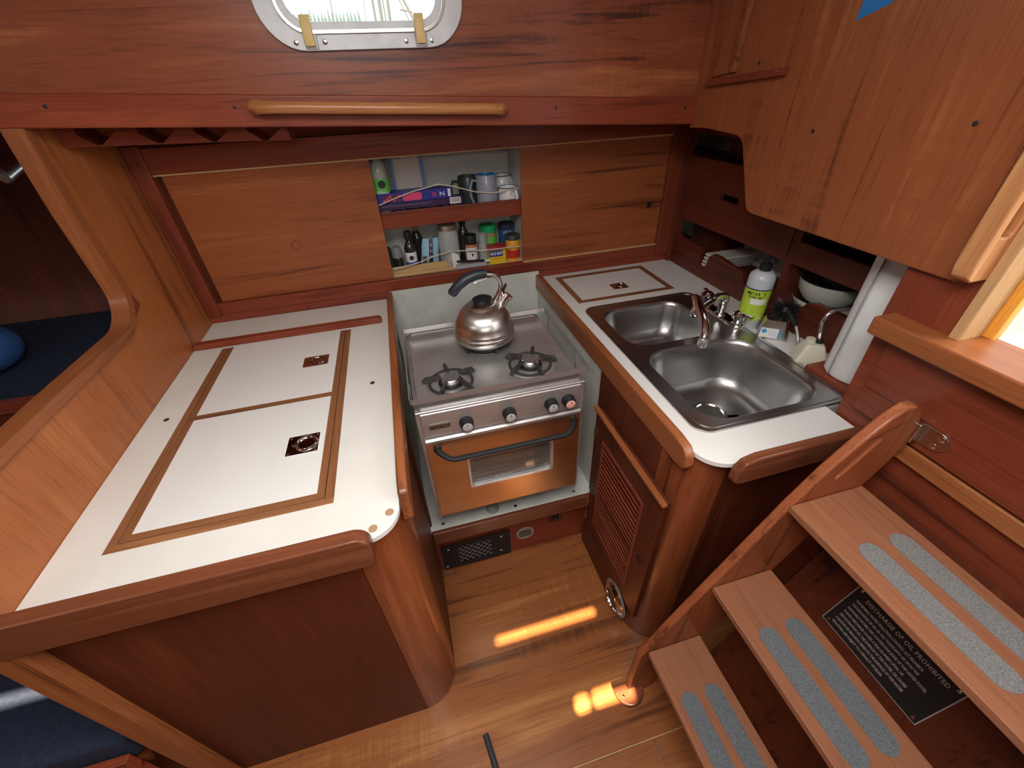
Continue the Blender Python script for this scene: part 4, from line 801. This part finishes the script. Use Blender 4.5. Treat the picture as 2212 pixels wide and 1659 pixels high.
# dish brush
t = thing('dish_brush', 'round black bristle dish brush with bent metal handle leaning on the caddy', 'brush', (1.035, .862, .96))
hc = Vector((1.045, .868, .992))
core = obj('brush_head', B().lathe([(.012, -.012), (.018, 0), (.012, .012)], 18, Matrix.Translation(hc)), BLACK, t)
bb_ = B(); ra = random.Random(3)
for i in range(520):
    d = Vector((ra.gauss(0, 1), ra.gauss(0, 1), ra.gauss(0, 1))).normalized()
    l = .034 + ra.random() * .006; s_ = d.orthogonal().normalized() * .0007; e = hc + d * l + Vector((ra.uniform(-.004, .004), ra.uniform(-.004, .004), ra.uniform(-.004, .004)))
    vs = bb_.pts([hc + d * .012 - s_, hc + d * .012 + s_, e + s_ * .8, e - s_ * .8]); bb_.face(vs)
obj('bristles', bb_, mat('bristle_black', (.018, .018, .02), .25, coat=.5), t, stuff=True)
obj('grip', B().tube([hc + Vector((-.012, -.020, .006)), hc + Vector((-.006, -.042, -.014)), hc + Vector((.000, -.052, -.028))], [.006, .0065, .0045], 10), BLACK, t)
obj('handle', B().tube([hc + Vector((.000, -.052, -.028)), (1.046, .800, .940), (1.044, .790, .925), (1.040, .776, .921), (1.028, .762, .924)], .0042, 10), mat('handle_alloy', (.62, .58, .50), .3, .7), t)
obj('ferrule', B().tube([(1.036, .770, .923), (1.026, .758, .926)], .0075, 14), BLACK, t)
# cream base with spout
t = thing('water_spout', 'cream plastic base with a bent chrome spout between the caddy and the paper towels', 'spout', (1.035, .742, .9005))
M = TR(1.036, .738, .9005, rz=-30)
obj('base', B().loft([[M @ Vector((u, v_, h)) for u, v_ in rr(-a_, -b2, a_, b2, .007, 4)] for h, a_, b2 in ((0, .040, .031), (.004, .041, .032), (.030, .031, .025), (.050, .024, .020), (.054, .020, .017))], True, True), mat('cream_plastic', (.66, .63, .50), .35), t, bevel=.001)
obj('boss', B().lathe([(.013, .050), (.0125, .060), (.011, .064)], 18, M @ TR(-.010, .004, 0)), bpy.data.materials['cream_plastic'], t)
obj('collar', B().lathe([(.010, .052), (.010, .063), (.0085, .065)], 18, M @ TR(.010, .002, 0)), BLACK, t)
c0 = M @ Vector((.010, .002, .06))
obj('spout', B().tube([c0, c0 + Vector((-.006, .002, .025)), c0 + Vector((-.012, .006, .055)), c0 + Vector((-.006, .006, .076)), c0 + Vector((.010, .004, .086)), c0 + Vector((.050, -.008, .092)), c0 + Vector((.075, -.020, .094))], .0052, 14), CHROME, t)
# paper towel
PX, PY, PR = 1.066, .627, .068
t = thing('towel_holder', 'dark wooden paper towel stand at the aft end of the sink counter', 'towel holder', (PX, PY, .9005))
obj('base', bx(.985, 1.145, .5575, .700, .9005, .918), W_RED_Y, t, bevel=.004)
obj('spindle', B().tube([(PX, PY, .917), (PX, PY, 1.275)], .008, 14), W_FIDY, t)
t = thing('paper_towel_roll', 'white quilted paper towel roll standing on the wooden stand', 'paper towel', (PX, PY, .919))
QP = mat('quilted_paper', (.82, .82, .81), .9); Lk = QP.node_tree.links.new
tc_ = nd(QP, 'ShaderNodeTexCoord'); vo = nd(QP, 'ShaderNodeTexVoronoi', feature='SMOOTH_F1'); vo.inputs['Scale'].default_value = 105; Lk(tc_.outputs['Object'], vo.inputs['Vector'])
bu_ = nd(QP, 'ShaderNodeBump'); bu_.inputs['Strength'].default_value = .55; bu_.inputs['Distance'].default_value = .0016; Lk(vo.outputs[0], bu_.inputs['Height']); Lk(bu_.outputs[0], QP.node_tree.nodes['Principled BSDF'].inputs['Normal'])
obj('roll', B().lathe([(.020, .001), (PR - .002, 0), (PR, .003), (PR, .332), (PR - .002, .335), (.020, .334), (.020, .001)], 64, TR(PX, PY, .919), False, False), QP, t, sharp=60)
lp = [[Vector((PX + (PR + .0008 + max(0, i - 4) * .0028) * cos(radians(140 + i * 6 - max(0, i - 4) * 4.2)), PY + (PR + .0008 + max(0, i - 4) * .0028) * sin(radians(140 + i * 6 - max(0, i - 4) * 4.2)), z_ + .002 * sin(i + k))) for i in range(12)] for k, z_ in enumerate((.922, .98, 1.03, 1.09, 1.14, 1.20, 1.250))]
obj('loose_sheet', B().loft(lp, False, False, closed=False), QP, t, sharp=80)
# ================================================================== LADDER
ld = thing('companionway_ladder', 'teak companionway ladder with three grip-stripped treads at the right', 'ladder', (.6, .03, 0))
so_ = [(.412, 0), (.412, .282), (.430, .312), (.521, .522), (.663, .838), (.712, .930), (.760, .998), (.795, 1.042), (.825, 1.062), (.850, 1.060), (.872, 1.040), (.893, .985), (.893, .955), (.50, .03), (.49, 0)]
import math as _m
_sa = _m.degrees(_m.atan2(.085, .050)); slot = arc(.794, .991, .0105, _sa - 90, _sa + 90, 8) + arc(.746, .909, .0105, _sa + 90, _sa + 270, 8)
SOF = [(p[0], p[1]) for p in so_]
W_STR = wood('stringer_teak', (.12, .030, .013), (.30, .080, .034), (.42, .14, .062), 'z', rough=.35)
obj('stringer', B().prism([so_, slot[::-1]], FY, .3725, .394), W_STR, ld, bevel=.005, seg=3)
obj('stringer', B().prism([so_, slot[::-1]], FY, -.324, -.302), W_STR, ld, bevel=.005, seg=3)
obj('foot_block', B().prism([[(.372, .380)] + arc(.418, .380, .046, 180, 360, 14) + [(.464, .398), (.372, .398)]], FZ, .0003, .022), W_FID, ld, bevel=.005, seg=3)
screw(ld, (.392, .365, .022), (0, 0, 1), .004)
for i, (x0, x1, z, a_, b_) in enumerate(((.433, .592, .300, .476, .543), (.554, .717, .579, .602, .670), (.658, .840, .847, .718, .789))):
    tdr = obj('tread', bx(x0, x1, -.301, .372, z - .019, z), W_TREAD, ld, bevel=.003, seg=2)
    for cx in (a_, b_):
        w_ = .0222
        loop = arc(cx, .243, w_, 0, 180, 10) + arc(cx, .045, w_, 180, 360, 10)
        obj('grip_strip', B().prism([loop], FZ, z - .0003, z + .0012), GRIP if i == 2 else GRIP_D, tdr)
eb = thing('engine_box_front', 'dark sloping teak board behind the ladder treads', 'panel', (.7, .03, 0))
bx_ = lambda z: .803 + (z - .503) * .3967
obj('sloping_board', B().prism([[(bx_(.001), .001), (bx_(.782), .782), (bx_(.782) , .80), (bx_(.001) + .016, .001)]], FY, -.8, .365), W_DARKF, eb)
obj('side_board', B().prism([[(bx_(.001) + .017, .001), (bx_(.78) , .78), (.917, .78), (.917, .001)]], FY, .350, .365), W_DARKF, eb)
up = Vector((.3967, 0, 1)).normalized(); nrm = Vector((-1, 0, .3967)).normalized()
pq = thing('warning_plaque', 'black metal plaque headed DISCHARGE OF OIL PROHIBITED behind the ladder', 'plaque', (.82, .16, .56))
c0 = Vector((.8265, .1605, .5635)) + nrm * .0012
Mp = frame(c0, (0, -1, 0), up)
PLQ = P('plaque_black', (.012, .013, .015), .35); SIL = mat('plaque_silver', (.60, .62, .58), .35, .6)
obj('plate', B().box(-.1085, .1085, -.066, .066, -.0008, .0012, Mp), SIL, pq)
obj('enamel_face', B().box(-.1065, .1065, -.064, .064, .0011, .0016, Mp), PLQ, pq)
LN = ['THE FEDERAL WATER POLLUTION CONTROL ACT PROHIBITS', 'THE DISCHARGE OF OIL OR OILY WASTE INTO OR UPON THE', 'NAVIGABLE WATERS AND CONTIGUOUS ZONE OF THE UNITED STATES,', 'IF SUCH DISCHARGE CAUSES A FILM OR SHEEN UPON, OR', 'DISCOLORATION OF, THE SURFACE OF THE WATER, OR CAUSES', 'A SLUDGE OR EMULSION BENEATH THE SURFACE OF THE WATER', 'VIOLATORS ARE SUBJECT TO A PENALTY OF $5,000.']
text('heading', 'DISCHARGE OF OIL PROHIBITED', .0125, Mp @ Matrix.Translation((.004, .045, .0017)), SIL, pq, sx=.86, spacing=1.08, bold=.0002)
for k, s_ in enumerate(LN):
    text('lettering', s_, .0083, Mp @ Matrix.Translation((-.092, .0285 - k * .0130, .0017)), SIL, pq, align='LEFT', sx=.62, bold=.0003)
for a_ in (-.098, .098):
    for b_ in (-.055, .055): screw(pq, Mp @ Vector((a_, b_, .0017)), nrm, .0036)
br = thing('ladder_bracket', 'polished steel hinge bracket holding the top of the ladder', 'bracket', (.88, .37, .98))
obj('strap', B().prism([[(.392, .966), (.342, .966)] + arc(.342, .987, .021, 270, 90, 8) + [(.392, 1.008)]], FX, .8955, .8995), CHROME_D, br, bevel=.001)
obj('knuckle', bx(.880, .8955, .366, .398, .963, 1.010), CHROME_D, br, bevel=.003)
obj('hook', B().tube([(.886, .396, .990), (.874, .404, 1.004), (.858, .402, 1.022), (.838, .396, 1.028)], [.009, .011, .012, .010], 12), CHROME, br)
for y, z in ((.336, .997), (.341, .976)): screw(br, (.8954, y, z), (-1, 0, 0), .006, CHROME)
# ================================================================== RAILS, RACK, PANEL FITTINGS
hz = lambda x: 1.5425 - (x + .28) * .0563
pth = [CS(-.270, hz(-.27), -.010), CS(-.269, hz(-.27), -.028), CS(-.258, hz(-.26), -.040), CS(-.23, hz(-.23), -.042), CS(0, hz(0), -.042), CS(.27, hz(.27), -.042), CS(.294, hz(.29), -.040), CS(.303, hz(.30), -.028), CS(.304, hz(.30), -.010)]
tag(obj('grab_rail', B().tube(pth, [.016, .016, .0135, .0125, .0125, .0125, .0135, .016, .016], 16), W_RAIL, loc=(0.02, 1.22, 1.52)), 'long rounded teak handrail on the beam under the portlight', 'handrail')
tag(obj('grab_rail', B().prism([[(.911, 1.272), (.874, 1.272), (.861, 1.280), (.856, 1.30), (.856, 1.96), (.911, 1.97)], rr(.874, 1.345, .898, 1.93, .007, 4)[::-1]], FY, .424, .452), wood('rail_teak_z', (.22, .075, .03), (.44, .17, .07), (.58, .28, .13), 'z', rough=.35, coat=.3), bevel=.008, seg=4, loc=(.87, .478, 1.27)), 'vertical teak grab handle beside the companionway opening', 'handrail')
def rz(x): return 1.5075 - (x + .735) * .0375
pl_ = [(-.729, rz(-.729) - .026), (-.235, rz(-.235) - .022), (-.240, rz(-.24) + .03)]
for c_ in (-.295, -.412, -.530, -.655)[:4]:
    pl_ += [(c_ + .040, rz(c_) + .03), (c_ + .040, rz(c_) + .001), (c_ + .006, rz(c_) - .021), (c_ - .006, rz(c_) - .021), (c_ - .036, rz(c_) + .001), (c_ - .036, rz(c_) + .03)]
pl_ += [(-.729, rz(-.729) + .03)]
tag(obj('glass_rack', B().prism([pl_], FY, 1.335, 1.43), W_RED_X, bevel=.001, loc=(-.48, 1.38, 1.5)), 'stemware rack with four notches hanging under the side deck at the left', 'rack')
cu_ = thing('locker_flap', 'lighter teak flap resting on a short ledge at the top of the aft panel', 'flap', (.89, 1.15, 1.6))
obj('flap', B().prism([[(1.218, 1.552), (1.132, 1.562), (1.115, 1.99), (1.262, 1.99)]], FX, .890, .8965), W_PAN, cu_, bevel=.001)
obj('bead', B().prism([[(1.132, 1.562), (1.124, 1.562), (1.106, 1.99), (1.115, 1.99)]], FX, .884, .8965), W_FIDY, cu_, bevel=.001)
obj('ledge', B().prism([[(1.223, 1.532), (.958, 1.552), (.956, 1.567), (1.223, 1.548)]], FX, .880, .8965), W_RED_Y, cu_, bevel=.002)
for y, z in ((1.212, 1.541), (.975, 1.560)): screw(cu_, (.8795, y, z), (-1, 0, 0), .003)
tag(obj('masking_tape', B().prism([[(.828, 1.632), (.768, 1.650), (.752, 1.75), (.820, 1.75)]], FX, .8963, .8968), P('tape_blue', (.02, .20, .55), .7), loc=(.8965, .79, 1.64)), 'strip of blue masking tape stuck to the upper aft panel', 'tape')
for y, z in ((.841, 1.453), (.549, 1.484), (1.055, 1.578)): screw(wr, (.8968, y, z), (-1, 0, 0), .0042, bpy.data.materials['dark_plug'], name='plug')
# ================================================================== SALOON BEYOND THE BULKHEAD
bt_ = thing('pilot_berth', 'dark wooden berth front with rounded rail in the saloon beyond the bulkhead', 'berth', (-1.6, 1.24, 0))
obj('rail', bx(-3.39, -.785, 1.222, 1.25, .868, .905), W_RED_X, bt_, bevel=.006, seg=3)
obj('front_board', bx(-3.39, -.785, 1.230, 1.245, .47, .868), W_DARKF, bt_)
tag(obj('berth_cushion', bx(-3.3, -.79, 1.255, 1.93, .76, .880), NAVY, bevel=.03, seg=4, loc=(-1.6, 1.6, .76)), 'long navy berth cushion seen past the left bulkhead', 'cushion')
tag(obj('throw_pillow', B().loft([[Vector((-1.42 + a_ * cos(k * pi / 12), 1.50 + a_ * .8 * sin(k * pi / 12), z_)) for k in range(24)] for z_, a_ in ((.882, .07), (.886, .11), (.90, .142), (.925, .16), (.955, .165), (.985, .15), (1.005, .12), (1.018, .08), (1.022, .03))], True, True), BLUE, loc=(-1.34, 1.5, .882), sharp=80), 'bright blue pillow on the navy berth cushion at the left edge', 'pillow')
stt = thing('settee', 'dark wooden settee front in the bottom left corner', 'settee', (-1.6, .8, 0))
obj('front_board', bx(-3.39, -.80, .455, .475, 0, .40), W_RED_X, stt, bevel=.003)
obj('seat_board', bx(-3.39, -.785, .475, 1.229, .33, .35), W_DARKF, stt)
tag(obj('settee_cushion', bx(-3.3, -.79, .480, 1.225, .351, .455), NAVY, bevel=.02, seg=4, loc=(-1.6, .85, .351)), 'navy settee seat cushion at the bottom left', 'cushion')
obj('lining', bx(-3.39, -.765, 2.06, 2.08, .5, 1.6), W_DARKF, hl)
obj('saloon_soffit', bx(-3.39, -.765, 1.55, 2.08, 1.58, 1.6), W_DARKF, hl)
lm = thing('reading_lamp', 'brushed metal cone reading lamp beyond the left bulkhead', 'lamp', (-.93, 1.62, 1.45))
M = Matrix.Translation((-.945, 1.530, 1.468)) @ Vector((-.10, -.14, -.062)).to_track_quat('Z', 'Y').to_matrix().to_4x4()
obj('shade', B().lathe([(.012, -.085), (.022, -.075), (.030, -.03), (.046, .07), (.047, .072), (.044, .07), (.027, -.03), (.016, -.065), (.001, -.07)], 32, M, False, True), mat('lamp_alloy', (.78, .77, .74), .22, 1), lm)
obj('bulb', B().lathe([(.002, -.05), (.016, -.02), (.018, .01), (.010, .03), (.001, .034)], 16, M), P('bulb_white', (.7, .7, .66), .3), lm)
obj('stem', B().tube([M @ Vector((0, 0, -.080)), M @ Vector((0, 0, -.11)), (-.90, 1.67, 1.60)], .007, 10), bpy.data.materials['lamp_alloy'], lm)
# ================================================================== STICK ON THE SOLE
tag(obj('black_rod', B().tube([(-.040, .392, .009), (-.030, .330, .009), (.005, .05, .009)], [.0085, .009, .009], 14), mat('rod_black', (.03, .035, .04), .6), loc=(-.03, .33, .0005)), 'thin matte black rod lying on the cabin sole', 'rod')
